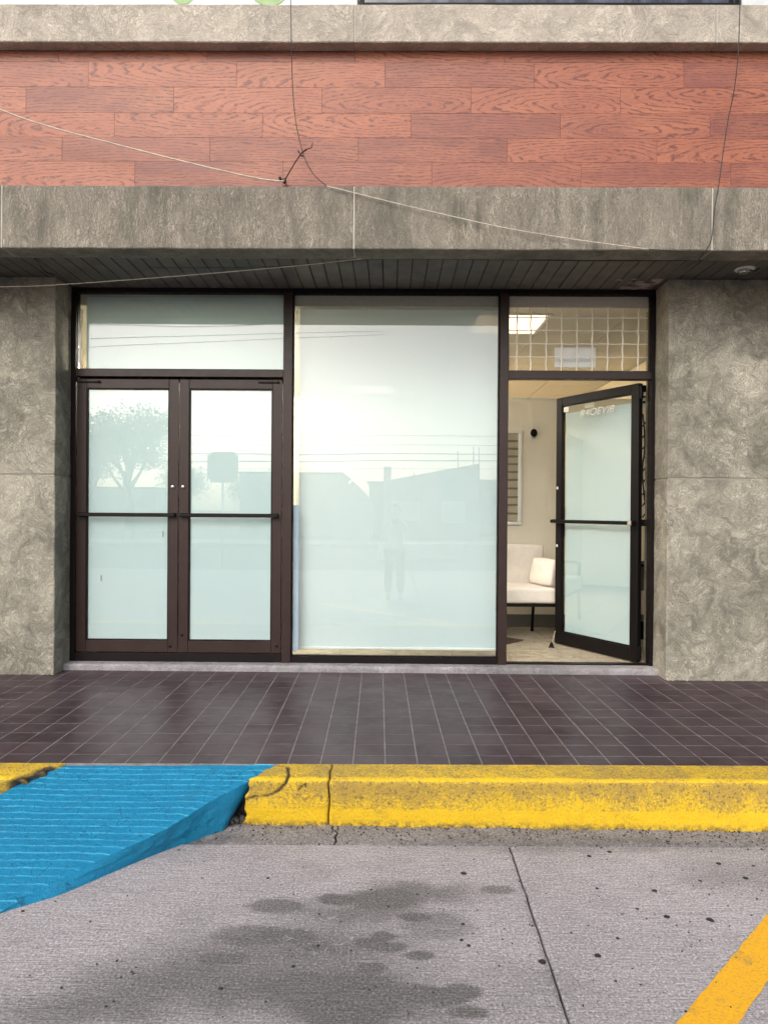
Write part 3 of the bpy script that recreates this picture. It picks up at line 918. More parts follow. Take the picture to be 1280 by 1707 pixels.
for i in range(NU + 1):
    for j in range(NV + 1):
        u, v = i / NU, j / NV
        y = Y1r + (3.19 - Y1r) * v
        for _ in range(3):
            x = left_x(y) + (ridge_x(y) - left_x(y)) * u
            ytop = tY(x) - 0.001
            y = Y1r + (ytop - Y1r) * v
        x = left_x(y) + (ridge_x(y) - left_x(y)) * u
        wob = 0.003 * fbm(Vector((x * 2.5, y * 2.5, 0)), 3) + 0.0015 * fbm(Vector((x * 22, y * 9, 0)), 2)
        ph = (y + wob) / 0.0375
        rr = max(0.0, 1 - abs((ph % 1) - 0.5) / 0.085)
        rr = rr * rr * (3 - 2 * rr)
        edge = min(1, (1 - u) * NU / 5)
        patch = 0.55 + 0.9 * max(0, 0.5 + fbm(Vector((x * 6, y * 16, 5)), 2))
        z = rz_(y) + edge * rr * 0.0034 * min(1.3, patch) + 0.004 * fbm(Vector((x * 4, y * 4, 9)), 4) + 0.0012 * mnoise.noise(Vector((x * 60, y * 60, 0)))
        if v > .985: z = min(z, TZ - .001)
        if (1 - u) * NU < 3: z -= 0.0015 * (3 - (1 - u) * NU)
        mb.bm.verts.new((x, y, max(z, 0.002)))
        rib.append(rr * min(1, patch)); wear.append(0.0)
mb.bm.verts.ensure_lookup_table()
for i in range(NU):
    for j in range(NV):
        q = [i * (NV + 1) + j, (i + 1) * (NV + 1) + j, (i + 1) * (NV + 1) + j + 1, i * (NV + 1) + j + 1]
        f = mb.bm.faces.new([mb.bm.verts[k] for k in q]); f.smooth = True
rim = [mb.bm.verts[NU * (NV + 1) + j].co.copy() for j in range(NV + 1)]
me = mb.mesh('ribbed_surface', M['blue'])
floats(me, 'rib', rib); floats(me, 'wear', wear)
o = link('ribbed_surface', me, ramp, (1.2, -2.8, 0))
base_px = [(402, 1345), (388, 1362), (375, 1382), (352, 1391), (325, 1401), (300, 1410), (270, 1421), (235, 1435), (200, 1450), (150, 1472), (100, 1493), (50, 1509), (0, 1524), (-30, 1540), (-50, 1548)]
base = [ground(*p) for p in base_px]
bspl = spline(base, 10)
def by_frac(pts, t):
    k = t * (len(pts) - 1); i = min(int(k), len(pts) - 2); return pts[i].lerp(pts[i + 1], k - i)
mb = MB(); wear = []
NB, NH = 220, 14
for i in range(NB + 1):
    t = i / NB
    R_ = by_frac(rim, 1 - t); B_ = by_frac(bspl, t)
    for j in range(NH + 1):
        v = j / NH
        p = R_.lerp(B_, v)
        bul = math.sin(v * PI) * (0.012 * (1 - t))
        nn = fbm(Vector((t * 12, v * 2.2, 3)), 4)
        p = p + Vector((0.6, -0.6, 0)) * (bul * 0.5 + 0.006 * nn * math.sin(v * PI))
        if j == NH: p.z = -0.004
        if j == 0: p = R_.copy()
        mb.bm.verts.new(p)
        near = max(0, 1 - t / 0.30)
        wear.append(min(1.0, near * (0.55 + 0.6 * v)))
mb.bm.verts.ensure_lookup_table()
for i in range(NB):
    for j in range(NH):
        q = [i * (NH + 1) + j, (i + 1) * (NH + 1) + j, (i + 1) * (NH + 1) + j + 1, i * (NH + 1) + j + 1]
        f = mb.bm.faces.new([mb.bm.verts[k] for k in q]); f.smooth = True
me = mb.mesh('flared_side', M['blue'])
floats(me, 'rib', [0.0] * len(wear)); floats(me, 'wear', wear)
link('flared_side', me, ramp, (1.2, -2.8, 0))
# a side for the far left, outside the frame
mb = MB()
lv = [Vector((left_x(y), y, rz_(y))) for y in [Y1r + (2.96 - Y1r) * k / 20 for k in range(21)]]
mb.grid(lambda u, v: by_frac(lv, u) + Vector((-0.08 * v * by_frac(lv, u).z / .2, -0.04 * v, -by_frac(lv, u).z * v)), 20, 4)
me = mb.mesh('flared_side', M['blue']); nvv = len(me.vertices)
floats(me, 'rib', [0.0] * nvv); floats(me, 'wear', [0.0] * nvv)
link('flared_side', me, ramp, (1.2, -2.8, 0))

# ---- step in front of the shopfront
step = empty('step', (0, 0, 0), kind='structure')
mb = MB()
sx0, sx1 = at(104, 1110, 4.96).x, at(1100, 1115, 4.96).x
def stp(u, v):
    x = sx0 + (sx1 - sx0) * u
    y = 4.962 + 0.004 * fbm(Vector((x * 4, 0, 0)))
    if v < 0.4: return Vector((x, y, TZ - 0.01 + (SZ - 0.012 - TZ + 0.01) * v / 0.4))
    if v < 0.5: return Vector((x, y + 0.004, SZ - 0.004))
    if v < 0.6: return Vector((x, y + 0.013, SZ))
    return Vector((x, y + 0.013 + (5.13 - y) * (v - 0.6) / 0.4, SZ))
mb.grid(stp, 160, 10)
mb.build('step_edge', M['step'], step)
MB().box(sx0 + .01, sx1 - .01, 4.99, 5.12, 0.1, SZ - 0.006).build('step_core', M['step'], step)

# =================================================================== THE BUILDING
SOF = 3.087
# ---- pillars
def pillar(x0, x1, y0, y1, label, joint_py, side):
    base = Vector(((x0 + x1) / 2, y0, TZ))
    t = empty('concrete_pillar', base, label, 'pillar', 'rough concrete pillars either side of the shopfront')
    zj = joint_py
    def blockm(za, zb):
        mb = MB()
        mb.box(x0, x1, y0, y1, za, zb, 0.005)
        bmesh.ops.subdivide_edges(mb.bm, edges=[e for e in mb.bm.edges if e.calc_length() > 0.3], cuts=24, use_grid_fill=True)
        for v in mb.bm.verts:
            n_ = fbm(v.co * 3.0, 4)
            k = 0.004 * n_
            if abs(v.co.y - y0) < 0.02: v.co.y += k
            if abs(v.co.x - (x1 if side > 0 else x0)) < 0.02: v.co.x += k
        return mb
    blockm(zj + 0.004, SOF - 0.002).build('upper_panel', M['pillar'], t, base)
    blockm(TZ - 0.05, zj - 0.004).build('lower_panel', M['pillar'], t, base)
    MB().box(x0 + 0.006, x1 - 0.006, y0 + 0.004, y1 - 0.006, zj - 0.006, zj + 0.006).build('joint_strip', M['groove'], t, base)
    # grime and crumbs where the pillar meets the tiles
    mb = MB()
    for k in range(260):
        x = random.uniform(x0, x1); s = random.uniform(.002, .006)
        bmesh.ops.create_icosphere(mb.bm, subdivisions=1, radius=s, matrix=Matrix.Translation((x, y0 - random.random() * .012, TZ + random.random() * .006)))
    tag(mb.build('crumbs', M['pillar'], t, base), kind='stuff')
    return t
PY = 4.82
pl_x1 = (at(97, 480, PY).x + at(87, 1125, PY).x) / 2
pr_x0 = (at(1114, 480, PY).x + at(1110, 1125, PY).x) / 2
pillar(-3.9, pl_x1, PY, 5.25, 'rough grey concrete pillar left of the frosted double doors', at(50, 791, PY).z, 1)
pillar(pr_x0, 3.9, PY, 5.25, 'rough grey concrete pillar right of the open door', at(1200, 798, PY).z, -1)

# ---- beam over the shopfront
BY = 4.22
def zz(py, Y, px=649): return at(px, py, Y).z
bz0, bz1 = zz(416, BY), zz(311, BY)
beam = empty('concrete_beam', (0, BY, bz0), 'streaked grey concrete beam under the wood cladding', 'beam')
bo = (0, BY, bz0)
cuts = [-4.0, at(4, 360, BY).x, at(590, 360, BY).x, at(1186, 360, BY).x, 4.0]
for i in range(4):
    mb = MB(); mb.box(cuts[i] + 0.004, cuts[i + 1] - 0.004, BY, BY + 0.17, bz0, bz1, 0.006)
    bmesh.ops.subdivide_edges(mb.bm, edges=[e for e in mb.bm.edges if e.calc_length() > 0.5], cuts=40, use_grid_fill=True)
    for v in mb.bm.verts:
        v.co.z += 0.0035 * fbm(Vector((v.co.x * 2.2, 0, v.co.z)), 3); v.co.y += 0.003 * fbm(v.co * 2.5, 3)
    mb.build('beam_panel', M['beam'], beam, bo)
for i in range(1, 4):
    MB().box(cuts[i] - 0.0045, cuts[i] + 0.0045, BY + 0.002, BY + 0.16, bz0 + 0.002, bz1 - 0.004).build('joint_strip', M['seal'], beam, bo)

# ---- parapet
pz0, pz1 = zz(72, BY), zz(9, BY)
par = empty('concrete_parapet', (0, BY, pz0), 'pale weathered concrete parapet band above the wood cladding', 'parapet')
po = (0, BY, pz0)
cuts2 = [-4.0, at(592, 40, BY).x, at(1193, 40, BY).x, 4.0]
for i in range(3):
    mb = MB(); mb.box(cuts2[i] + 0.003, cuts2[i + 1] - 0.003, BY, BY + 0.3, pz0, pz1, 0.005)
    bmesh.ops.subdivide_edges(mb.bm, edges=[e for e in mb.bm.edges if e.calc_length() > 0.5], cuts=40, use_grid_fill=True)
    for v in mb.bm.verts: v.co.z += 0.003 * fbm(Vector((v.co.x * 2, 5, v.co.z)), 3)
    mb.build('parapet_panel', M['parapet'], par, po)
for i in range(1, 3):
    MB().box(cuts2[i] - 0.0035, cuts2[i] + 0.0035, BY + 0.0015, BY + 0.29, pz0 + 0.002, pz1 - 0.002).build('joint_strip', M['seal'], par, po)

# ---- wood cladding
WY = 4.30
wood = empty('wood_cladding', (0, WY, bz1), 'red brown wood plank cladding between two concrete bands', 'cladding')
wo_ = Vector((0, WY, bz1))
rows = [(-25, 105, 100), (105, 147, 149), (147, 190, 45), (190, 231, 192), (231, 271, 105), (271, 325, 226)]
PL = 247.3
plank_cache = {}
for (ya, yb, j0) in rows:
    z1 = zz(ya, WY) - 0.0004; z0 = zz(yb, WY) + 0.0004
    if ya < 0: z1 = pz0 + 0.05
    h_ = round(z1 - z0, 4); L = PL * WY / F
    key = h_
    if key not in plank_cache:
        plank_cache[key] = MB().box(-L / 2 + .0005, L / 2 - .0005, 0, 0.018, -h_ / 2, h_ / 2, 0.0006).mesh('plank', M['wood'])
    xj = at(j0, (ya + yb) / 2, WY).x
    k = math.floor((-3.9 - xj) / L)
    while xj + k * L < 3.6:
        o = link('plank', plank_cache[key], wood, Vector((xj + (k + .5) * L, WY + random.uniform(-.0005, .0005), (z0 + z1) / 2)) - wo_, (random.gauss(0, .003), 0, random.gauss(0, .0003)))
        k += 1
MB().box(-4, 4, WY + .020, WY + .05, bz1 - .05, pz0 + .06).build('backing_board', plain('pale_backing', (.30, .12, .08), .8), wood, wo_)

# ---- soffit
SY0, SY1 = BY + 0.172, 5.30
sof = empty('soffit', (0, SY0, SOF), 'dark grey slatted soffit under the concrete beam', 'ceiling')
so = Vector((0, SY0, SOF))
sw = 51.05 / 2 * (SOF - CH) / (850 - 425) * 1.0
sw = 25.6 / F * (F * (SOF - CH) / (850 - 426))
x = at(612 - 0, 430, 4.40).x
k0 = int((x + 3.7) / sw)
sm = MB().box(-sw / 2 + .0035, sw / 2 - .0035, 0, SY1 - SY0, 0, 0.012, 0.002).mesh('slat', M['soffit'])
xx = x - k0 * sw
while xx < 3.7:
    link('slat', sm, sof, Vector((xx + sw / 2, SY0, SOF + random.uniform(-.001, .001))) - so, (random.gauss(0, .0008), random.gauss(0, .006), 0))
    xx += sw
MB().box(-3.9, 3.9, SY0, SY1, SOF + .014, SOF + .05).build('slat_backing', M['void'], sof, so)
MB().box(-3.9, 3.9, SY0 + .001, SY0 + .012, SOF - .008, SOF - .002).build('edge_trim', M['soffit'], sof, so)
# peeling patch near the right pillar
mb = MB()
pc = at(1072, 462, 4.9)
for k in range(16):
    a_ = pc + Vector((random.gauss(0, .07), random.gauss(-.02, .06), 0))
    r_ = random.uniform(.012, .035); ph = random.random() * 6
    ring = [mb.bm.verts.new((a_.x + r_ * 1.4 * (1 + .4 * math.sin(3 * t + ph)) * math.cos(t), a_.y + r_ * math.sin(t), SOF - .003 - random.random() * .006)) for t in [2 * PI * q / 9 for q in range(9)]]
    mb.bm.faces.new(ring)
tag(mb.build('peeling_paint', plain('flaking_paint', (.30, .24, .235), .8, .3, 40), sof, so), kind='stuff')

# downlight
dl = at(1240, 447, 4.62)
dz_ = SOF
lamp = empty('downlight', (dl.x, 4.62, dz_), 'small broken white downlight in the soffit above the right pillar', 'light fitting')
MB().lathe([(.034, -.004), (.052, -.010), (.062, -.006), (.066, 0.0), (.034, 0.0)], (0, 0, 0), n=28).build('trim_ring', M['white'], lamp)
MB().lathe([(.028, -.028), (.032, -.02), (.030, 0.0), (.01, 0.0)], (-.008, 0.006, 0), n=20).build('lamp', M['steel'], lamp)
MB().tube(spline([(.03, 0, -.008), (.055, -.02, -.02), (.075, -.03, -.012), (.09, -.02, .0)]), .004).build('loose_wire', M['cableb'], lamp)

# ---- rooms behind and the upper wall (closes the building)
upw = empty('upper_wall', (0, 4.6, 3.1), 'grey rendered wall and flat roof of the shop above the shopfront', 'building')
uo = (0, 4.6, 3.1)
MB().box(-8, 8, 4.46, 4.58, 3.14, pz1 - .03).build('wall', M['upper'], upw, uo)
MB().box(-8, 8, 4.55, 4.75, pz1 - .02, 6.2).build('wall', M['upper'], upw, uo)
MB().box(-8, 8, 4.58, 10.2, 3.14, 3.3).build('floor_slab', M['upper'], upw, uo)
MB().box(-8, -3.9, PY + .02, 5.2, -.1, 3.14).build('wall', M['pillar'], upw, uo)
MB().box(3.9, 8, PY + .02, 5.2, -.1, 3.14).build('wall', M['pillar'], upw, uo)
MB().box(-8, 8, BY + .3, 4.56, pz1 - .09, pz1 - .03).build('ledge', M['parapet'], upw, uo)

# signs and window above the parapet
SYg = 4.50
def flat(name, pxa, pxb, m, parent, y0, y1, z0, z1, off, bev=.003):
    return MB().box(at(pxa, 10, y0).x, at(pxb, 10, y0).x, y0, y1, z0, z1, bev).build(name, m, parent, off)
sg = empty('signboard', (-1.5, SYg, pz1), 'white signboard with pale green shapes above the parapet, upper left', 'sign')
so1 = (-1.5, SYg, pz1)
M['white2'] = plain('painted_sign_white', (.52, .55, .56), .5)
flat('board', -200, 596, M['white2'], sg, SYg, SYg + .03, pz1 - .02, 5.5, so1)
gz = zz(4, SYg)
for cx_, rx in ((306, 22), (450, 36)):
    c = at(cx_, 5, SYg); mb = MB()
    mb.lathe([(rx / F * SYg, -.002), (rx / F * SYg, 0.0)], (c.x, SYg - .001, c.z + rx / F * SYg * .80), 'Y', 40)
    mb.build('green_shape', M['green'], sg, so1)
wn = empty('upper_window', (1.1, SYg, pz1), 'dark tinted window above the parapet', 'window')
so2 = (1.1, SYg, pz1)
tint = NT('tinted_glass'); tp = tint.pos()
tint.pbr(tint.mix(tint.mr(tint.noise(tint.map(tp, (4, 1, .6)), 3, 4), .4, .65), (.012, .016, .028), (.07, .085, .12)), 0.15)
flat('pane', 606, 1228, tint.m, wn, SYg + .01, SYg + .02, pz1 - .02, 5.5, so2, 0)
for a_, b_ in ((600, 607), (1216, 1221), (1227, 1233)):
    flat('frame_post', a_, b_, M['black'], wn, SYg - .01, SYg + .03, pz1 - .02, 5.5, so2)
flat('frame_rail', 607, 1227, M['black'], wn, SYg - .008, SYg + .03, pz1 - .02, zz(7, SYg), so2)
sg2 = empty('signboard', (2.8, SYg, pz1), 'plain white panel above the parapet at the upper right corner', 'sign')
flat('board', 1234, 1700, M['white2'], sg2, SYg, SYg + .03, pz1 - .02, 5.5, (2.8, SYg, pz1))

# =================================================================== SHOPFRONT
FY = 5.055      # front face of the frame
def fx(px): return at(px, 853, FY).x
def fz(py): return at(649, py, FY).z
XJL, XL0, XSEAM, XL1 = fx(116), fx(126), fx(297.5), fx(471)
XM0, XM1, XN0, XN1, XR1, XJR = fx(471), fx(486), fx(831), fx(845.5), fx(1083), fx(1097)
ZH, ZT1, ZT0, ZS = fz(488.5), fz(617), fz(630), fz(1092)
fr = empty('shopfront_frame', ((XJL + XJR) / 2, FY, SZ), 'dark brown metal frame holding doors, big window and transoms between pillars', 'shopfront')
fo = (((XJL + XJR) / 2), FY, SZ)
def member(name, x0, x1, z0, z1, m, y0=FY, y1=FY + .075, bev=.002):
    return MB().box(x0, x1, y0, y1, z0, z1, bev).build(name, m, fr, fo)
member('head', pl_x1 + .0, pr_x0 - .0, ZH, SOF - .002, M['darkbrown'])
member('jamb', XJL, XL0 - .002, SZ, ZH - .001, M['darkbrown'])
member('jamb', XR1 + .002, XJR, SZ, ZH - .001, M['darkbrown'])
member('mullion', XM0, XM1, SZ, ZH - .001, M['brown'], FY - .006)
member('mullion', XN0, XN1, SZ, ZH - .001, M['brown'], FY - .006)
member('transom_bar', XL0, XM0 - .001, ZT0, ZT1, M['brown'], FY - .003)
member('transom_bar', XN1 + .001, XR1 + .001, ZT0, ZT1, M['brown'], FY - .003)
member('sill', XM1 + .001, XN0 - .001, SZ + .001, fz(1096), M['darkbrown'])
member('threshold', XL0, XM0 - .001, SZ + .001, fz(1091) - .005, M['darkbrown'])
member('threshold', XN1 + .001, XR1 + .001, SZ + .001, SZ + .010, M['darkbrown'], FY + .01)
member('door_stop_strip', XL0, XM0 - .001, ZT0 - .035, ZT0 - .0005, M['darkbrown'], FY + .055, FY + .072)
# beads round the fixed glass
def bead(x0, x1, z0, z1, w=.012):
    for (a_, b_, c_, d_) in ((x0, x0 + w, z0 + w + .0005, z1 - w - .0005), (x1 - w, x1, z0 + w + .0005, z1 - w - .0005), (x0, x1, z0, z0 + w), (x0, x1, z1 - w, z1)):
        member('glazing_bead', a_ + .0005, b_ - .0005, c_ + .0005, d_ - .0005, M['darkbrown'], FY + .018, FY + .05, .001)
bead(XL0, XM0 - .001, ZT1 + .001, ZH - .001, .004)
bead(XM1 + .001, XN0 - .001, fz(1096) + .001, ZH - .001, .008)
bead(XN1 + .001, XR1 + .001, ZT1 + .001, ZH - .001, .006)
GY = FY + .034
def pane(x0, x1, z0, z1):
    return MB().box(x0, x1, GY, GY + .006, z0, z1).build('glass_pane', M['glass'], fr, fo)
pane(XL0 + .004, XM0 - .005, ZT1 + .004, ZH - .005)
pane(XM1 + .004, XN0 - .004, fz(1096) + .004, ZH - .005)
# film behind the left transom, short of the top and the left edge
MB().box(fx(139), XM0 - .006, GY + .010, GY + .0115, ZT1 + .006, fz(494.5)).build('privacy_film', M['film'], fr, fo)
# strip of pale blue film at the lower left of the big window
MB().box(XM1 + .010, fx(497), GY + .010, GY + .0115, fz(1089), fz(843)).build('film_strip', M['bluefilm'], fr, fo)
# backing trim seen over the left film
# ---- roller blind
BYy = 5.20
bl = empty('roller_blind', (at(660, 500, BYy).x, BYy, zz(482, BYy)), 'pale translucent roller blind filling the big middle window', 'blind')
blo = Vector((at(660, 500, BYy).x, BYy, zz(482, BYy)))
bx0, bx1 = at(498.5, 780, BYy).x, at(829.5, 780, BYy).x
bz_0, bz_1 = zz(1080, BYy), zz(484, BYy)
mb = MB()
mb.grid(lambda u, v: Vector((bx0 + (bx1 - bx0) * u, BYy + 0.004 * math.sin(u * PI * 3) * (1 - v) + .002 * fbm(Vector((u * 3, v * 4, 0))), bz_0 + (bz_1 - bz_0) * v)), 40, 60)
mb.build('fabric', M['shade'], bl, blo)
MB().box(bx0 - .002, bx1 + .002, BYy - .010, BYy + .008, bz_0 - .016, bz_0 + .004, .004).build('bottom_bar', M['white'], bl, blo)
MB().tube([(bx0 - .01, BYy + .03, bz_1), (bx1 + .01, BYy + .03, bz_1)], .022, 16).build('roller_tube', M['white'], bl, blo)
ch = MB()
for dx in (0, .012):
    ch.tube([(bx0 - .018 + dx, BYy, bz_1), (bx0 - .016 + dx, BYy - .002, .9)], .0016, 6)
ch.build('pull_chain', M['white'], bl, blo)

# ---- security grille behind the right transom
gr = empty('security_grille', ((XN1 + XR1) / 2, FY + .09, ZT1), 'wire grid security grille behind the transom over the open door', 'grille')
gro = ((XN1 + XR1) / 2, FY + .09, ZT1)
GGY = FY + .09
for px in (861, 884, 910, 935.5, 961, 986.5, 1012, 1037, 1063):
    xg = at(px, 555, GGY).x; ph = random.random() * 6
    pts = [(xg + .0022 * math.sin(z * 30 + ph), GGY + .0016 * math.sin(z * 47 + ph), ZT1 - .004 + (ZH - ZT1 + .004) * z) for z in [k / 20 for k in range(21)]]
    MB().tube(pts, .0056, 8).build('wire', M['grillem'], gr, gro)
for py in (509, 530.5, 552, 574, 596):
    zg = at(965, py, GGY).z; ph = random.random() * 6
    pts = [(XN1 - .002 + (XR1 - XN1 + .004) * z, GGY - .007 + .001 * math.sin(z * 60 + ph), zg + .0016 * math.sin(z * 40 + ph)) for z in [k / 30 for k in range(31)]]
    MB().tube(pts, .0045, 8).build('wire', M['grillem'], gr, gro)
# sheet of paper standing behind the grille
pa, pb = at(924, 579, 5.19), at(992, 612, 5.19)
tag(MB().box(pa.x, pb.x, 5.188, 5.195, pb.z - .004, pa.z, .001).build('notice_card', M['white']), 'blank white card standing behind the wire grille above the doorway', 'card')

# ---- doors
def door_leaf(loc, rz, width, z0, z1, label, m, stile, top, bot, hinge, group=None, film=True, thick=.044, sy=0.0):
    """local X from 0 to width; local Y = 0 is the outside face"""
    t = empty('door_leaf', loc, label, 'door', group, rz=rz)
    H0, H1 = z0 - loc[2], z1 - loc[2]
    def bx(name, a, b, c, d, mm, y0=0.0, y1=thick, bev=.0025):
        return MB().box(a, b, y0, y1, c, d, bev).build(name, mm, t)
    bx('stile', 0, stile, H0, H1, m); bx('stile', width - stile, width, H0, H1, m)
    bx('top_rail', stile + .0005, width - stile - .0005, H1 - top, H1, m)
    bx('bottom_rail', stile + .0005, width - stile - .0005, H0, H0 + bot, m)
    a, b, c, d = stile + .0008, width - stile - .0008, H0 + bot + .0008, H1 - top - .0008
    w_ = .008
    for q in ((a, a + w_, c, d), (b - w_, b, c, d), (a + w_ + .0005, b - w_ - .0005, c, c + w_), (a + w_ + .0005, b - w_ - .0005, d - w_, d)):
        bx('glazing_bead', *q, M['black'] if m is M['black'] else M['darkbrown'], .006, .03, .001)
    MB().box(a + .003, b - .003, .014, .020, c + .003, d - .003).build('glass_pane', M['glass'], t)
    if film: MB().box(a + .004, b - .004, .0225, .0235, c + .004, d - .004).build('privacy_film', M['film'], t)
    return t
zd0, zd1 = fz(1091), fz(634)
ST, TOP, BOT = .073, .070, .088
DY = FY + .006
wl = XSEAM - .003 - (XL0 + .006)
dl1 = door_leaf((XL0 + .006, DY, zd0), 0, wl, zd0, zd1, 'left leaf of the closed double door with frosted glass', M['brown'], ST, TOP, BOT, 'L', 'closed double door leaves')
wr_ = (XL1 - .008) - (XSEAM + .003)
dl2 = door_leaf((XSEAM + .003, DY, zd0), 0, wr_, zd0, zd1, 'right leaf of the closed double door with frosted glass', M['brown'], ST, TOP, BOT, 'R', 'closed double door leaves')
zp = fz(860.5)
def push_bar(t, x0, x1, z, yo=-.035, m=None):
    z = z - t.location.z
    m = m or M['darkbrown']
    pb_ = MB().box(x0, x1, yo - .012, yo + .010, z - .017, z + .012, .005).build('push_bar', m, t)
    for x in (x0 + .02, x1 - .02):
        MB().box(x - .016, x + .016, yo + .010, .0, z - .018, z + .014, .003).build('bar_bracket', m, pb_)
push_bar(dl1, .02, wl - .012, zp); push_bar(dl2, .012, wr_ - .02, zp)
def lock(t, x, z, y=0.0):
    z = z - t.location.z
    lc_ = MB().lathe([(.013, -.001), (.014, -.005), (.011, -.009), (.004, -.010)], (x, y, z), 'Y', 20).build('lock_cylinder', M['steel'], t)
    MB().box(x - .0015, x + .0015, y - .0115, y - .0095, z - .007, z + .007).build('keyway', M['black'], lc_)
lock(dl1, wl - .042, fz(814)); lock(dl2, .030, fz(814))
def closer(t, x0, x1, zc):
    zc -= t.location.z
    ca_ = MB().box(x0, x1, -.010, -.0005, zc - .007, zc + .005, .002).build('closer_arm', M['black'], t)
    MB().lathe([(.009, -.0005), (.009, -.014), (.005, -.016)], (x1, 0, zc), 'Y', 14).build('closer_pivot', M['black'], ca_)
closer(dl1, .012, .17, fz(639)); closer(dl2, wr_ - .18, wr_ - .03, fz(638.5))
for t, x, py in ((dl1, wl - .055, 1081), (dl2, .028, 1062), (dl2, wr_ - .03, 1079)):
    MB().lathe([(.009, -.0005), (.010, -.004), (.006, -.006)], (x, 0, fz(py) - t.location.z), 'Y', 14).build('bolt_cap', M['black'], t)
# small tape scraps on the left glass
for px, py in ((271, 893), (168, 968)):
    MB().box(fx(px) - dl1.location.x - .003, fx(px) - dl1.location.x + .003, .0125, .0138, fz(py + 5) - zd0, fz(py - 5) - zd0).build('tape_scrap', M['signback'], dl1)

# open leaf: hinge at the right, swung into the room
hx, hy = at(1063, 850, 5.13).x, 5.13
ALPHA = math.radians(59.0)
LW = .862
# local X runs from the free edge to the hinge so that local -Y faces the street
free = Vector((hx - LW * math.cos(ALPHA), hy + LW * math.sin(ALPHA), 0))
zo0, zo1 = SZ + .010, fz(633)
do = door_leaf((free.x, free.y, zo0), -ALPHA, LW, zo0, zo1, 'open black framed glass door swung inwards at the right', M['black'], .068, .070, .105, 'R', film=False)
MB().box(.068 + .030, LW - .068 - .006, .0225, .0235, .115, zo1 - zo0 - .140).build('privacy_film', M['film'], do)
push_bar(do, -.012, LW - .02, CH - .085, -.045, M['black'])
MB().box(LW - .055, LW - .02, -.058, -.046, CH - .085 - zo0 - .018, CH - .085 - zo0 + .016, .003).build('bar_end_cap', M['steel'], do)
MB().box(.060, .078, -.016, -.001, .93, 1.19, .004).build('pull_plate', M['black'], do)
for zc in (CH + .20 - zo0, CH - .30 - zo0):
    MB().box(.012, .032, -.006, -.0003, zc - .011, zc + .012, .002).build('white_sticker', M['white'], do)
MB().box(.073, .135, .010, .0132, zo1 - zo0 - .128, zo1 - zo0 - .085, .0005).build('white_sticker', M['white'], do)
MB().box(.30, .40, .0265, .0285, zo1 - zo0 - .12, zo1 - zo0 - .078, .0005).build('paper_strip', plain('pale_paper', (.6, .58, .5), .7), do)
# lettering on the glass
cu = bpy.data.curves.new('lettering', 'FONT'); cu.body = "R4OEVIB"; cu.size = .085; cu.extrude = .0006
cu.shear = .25; cu.align_x = 'LEFT'
tmp = bpy.data.objects.new('tmp', cu); COL.objects.link(tmp)
dg = bpy.context.evaluated_depsgraph_get()
me = bpy.data.meshes.new_from_object(tmp.evaluated_get(dg)); bpy.data.objects.remove(tmp)
me.materials.clear(); me.materials.append(plain('cream_vinyl_lettering', (.80, .78, .70), .5))
xs_ = [v.co.x for v in me.vertices]; wtx = max(xs_) - min(xs_)
o = link('lettering', me, do, (.255, .0118, zo1 - zo0 - .19), (PI / 2, 0, 0))
o.scale = (.36 / wtx, 1, 1)
# closer on the open leaf
MB().tube([(LW - .05, .06, zo1 - zo0 - .03), (LW - .42, .16, zo1 - zo0 + .012)], .007, 8).tube([(LW - .42, .16, zo1 - zo0 + .012), (LW - .02, .24, zo1 - zo0 + .014)], .006, 8).build('closer_arm', M['black'], do)
MB().box(LW - .12, LW - .0, .045, .085, zo1 - zo0 - .06, zo1 - zo0 - .01, .004).build('closer_body', M['black'], do)
MB().box(LW + .001, LW + .018, .004, .03, .02, .12, .003).build('hinge', M['black'], do)
MB().box(LW + .001, LW + .018, .004, .03, zo1 - zo0 - .12, zo1 - zo0 - .02, .003).build('hinge', M['black'], do)
MB().box(LW - .03, LW + .035, .046, .09, CH - .11 - zo0, CH - .06 - zo0, .006).build('bar_bracket', M['black'], do)
# door stop with a tassel
dsb = at(919, 1072, 5.70)
ds = empty('door_stop', (dsb.x, 5.70, SZ), 'small black tasselled door stop on the floor by the open door', 'door stop')
MB().tube([(0.035, 0.02, .14), (.02, .01, .09), (.004, 0, .045)], .003, 6).build('cord', M['cablew'], ds)
mb = MB()
for k in range(9):
    a_ = 2 * PI * k / 9
    mb.tube([(0, 0, .05), (.010 * math.cos(a_), .010 * math.sin(a_), .035), (.020 * math.cos(a_), .020 * math.sin(a_), .0)], .0035, 5)
mb.build('tassel', M['black'], ds)

# =================================================================== THE ROOM BEHIND
room = empty('room', (0, 0, 0), kind='structure')
RX0, RX1, RB = -3.6, 2.62, 9.5
PYW = 6.72
CZ = CH + 1.55
MB().box(RX0, RX1, 5.13, RB, SZ - .06, SZ - .006).build('floor_bed', M['grey'], room)
TS = .45
tx0 = at(964, 1108, 5.0).x; gx = tx0 - 9 * TS
ft = MB().box(-TS / 2 + .002, TS / 2 - .002, -TS / 2 + .002, TS / 2 - .002, -.010, 0, .0015).mesh('floor_tile', M['trav'])
yy0 = 5.125
for i in range(int((RX1 - gx) / TS) + 1):
    for j in range(4):
        cx_ = gx + (i + .5) * TS
        if cx_ > RX1 or cx_ < RX0: continue
        link('floor_tile', ft, room, (cx_, yy0 + (j + .5) * TS, SZ + random.uniform(-.0003, .0003)))
MB().box(RX0, RX1, yy0 + 4 * TS + .004, RB, SZ - .006, SZ - .001).build('floor_far', M['trav'], room)
MB().box(RX0, RX0 + .1, 5.13, RB, SZ, CZ).build('side_wall', M['cream'], room)
MB().box(RX1, RX1 + .1, 5.13, RB, SZ, CZ).build('side_wall', M['cream'], room)
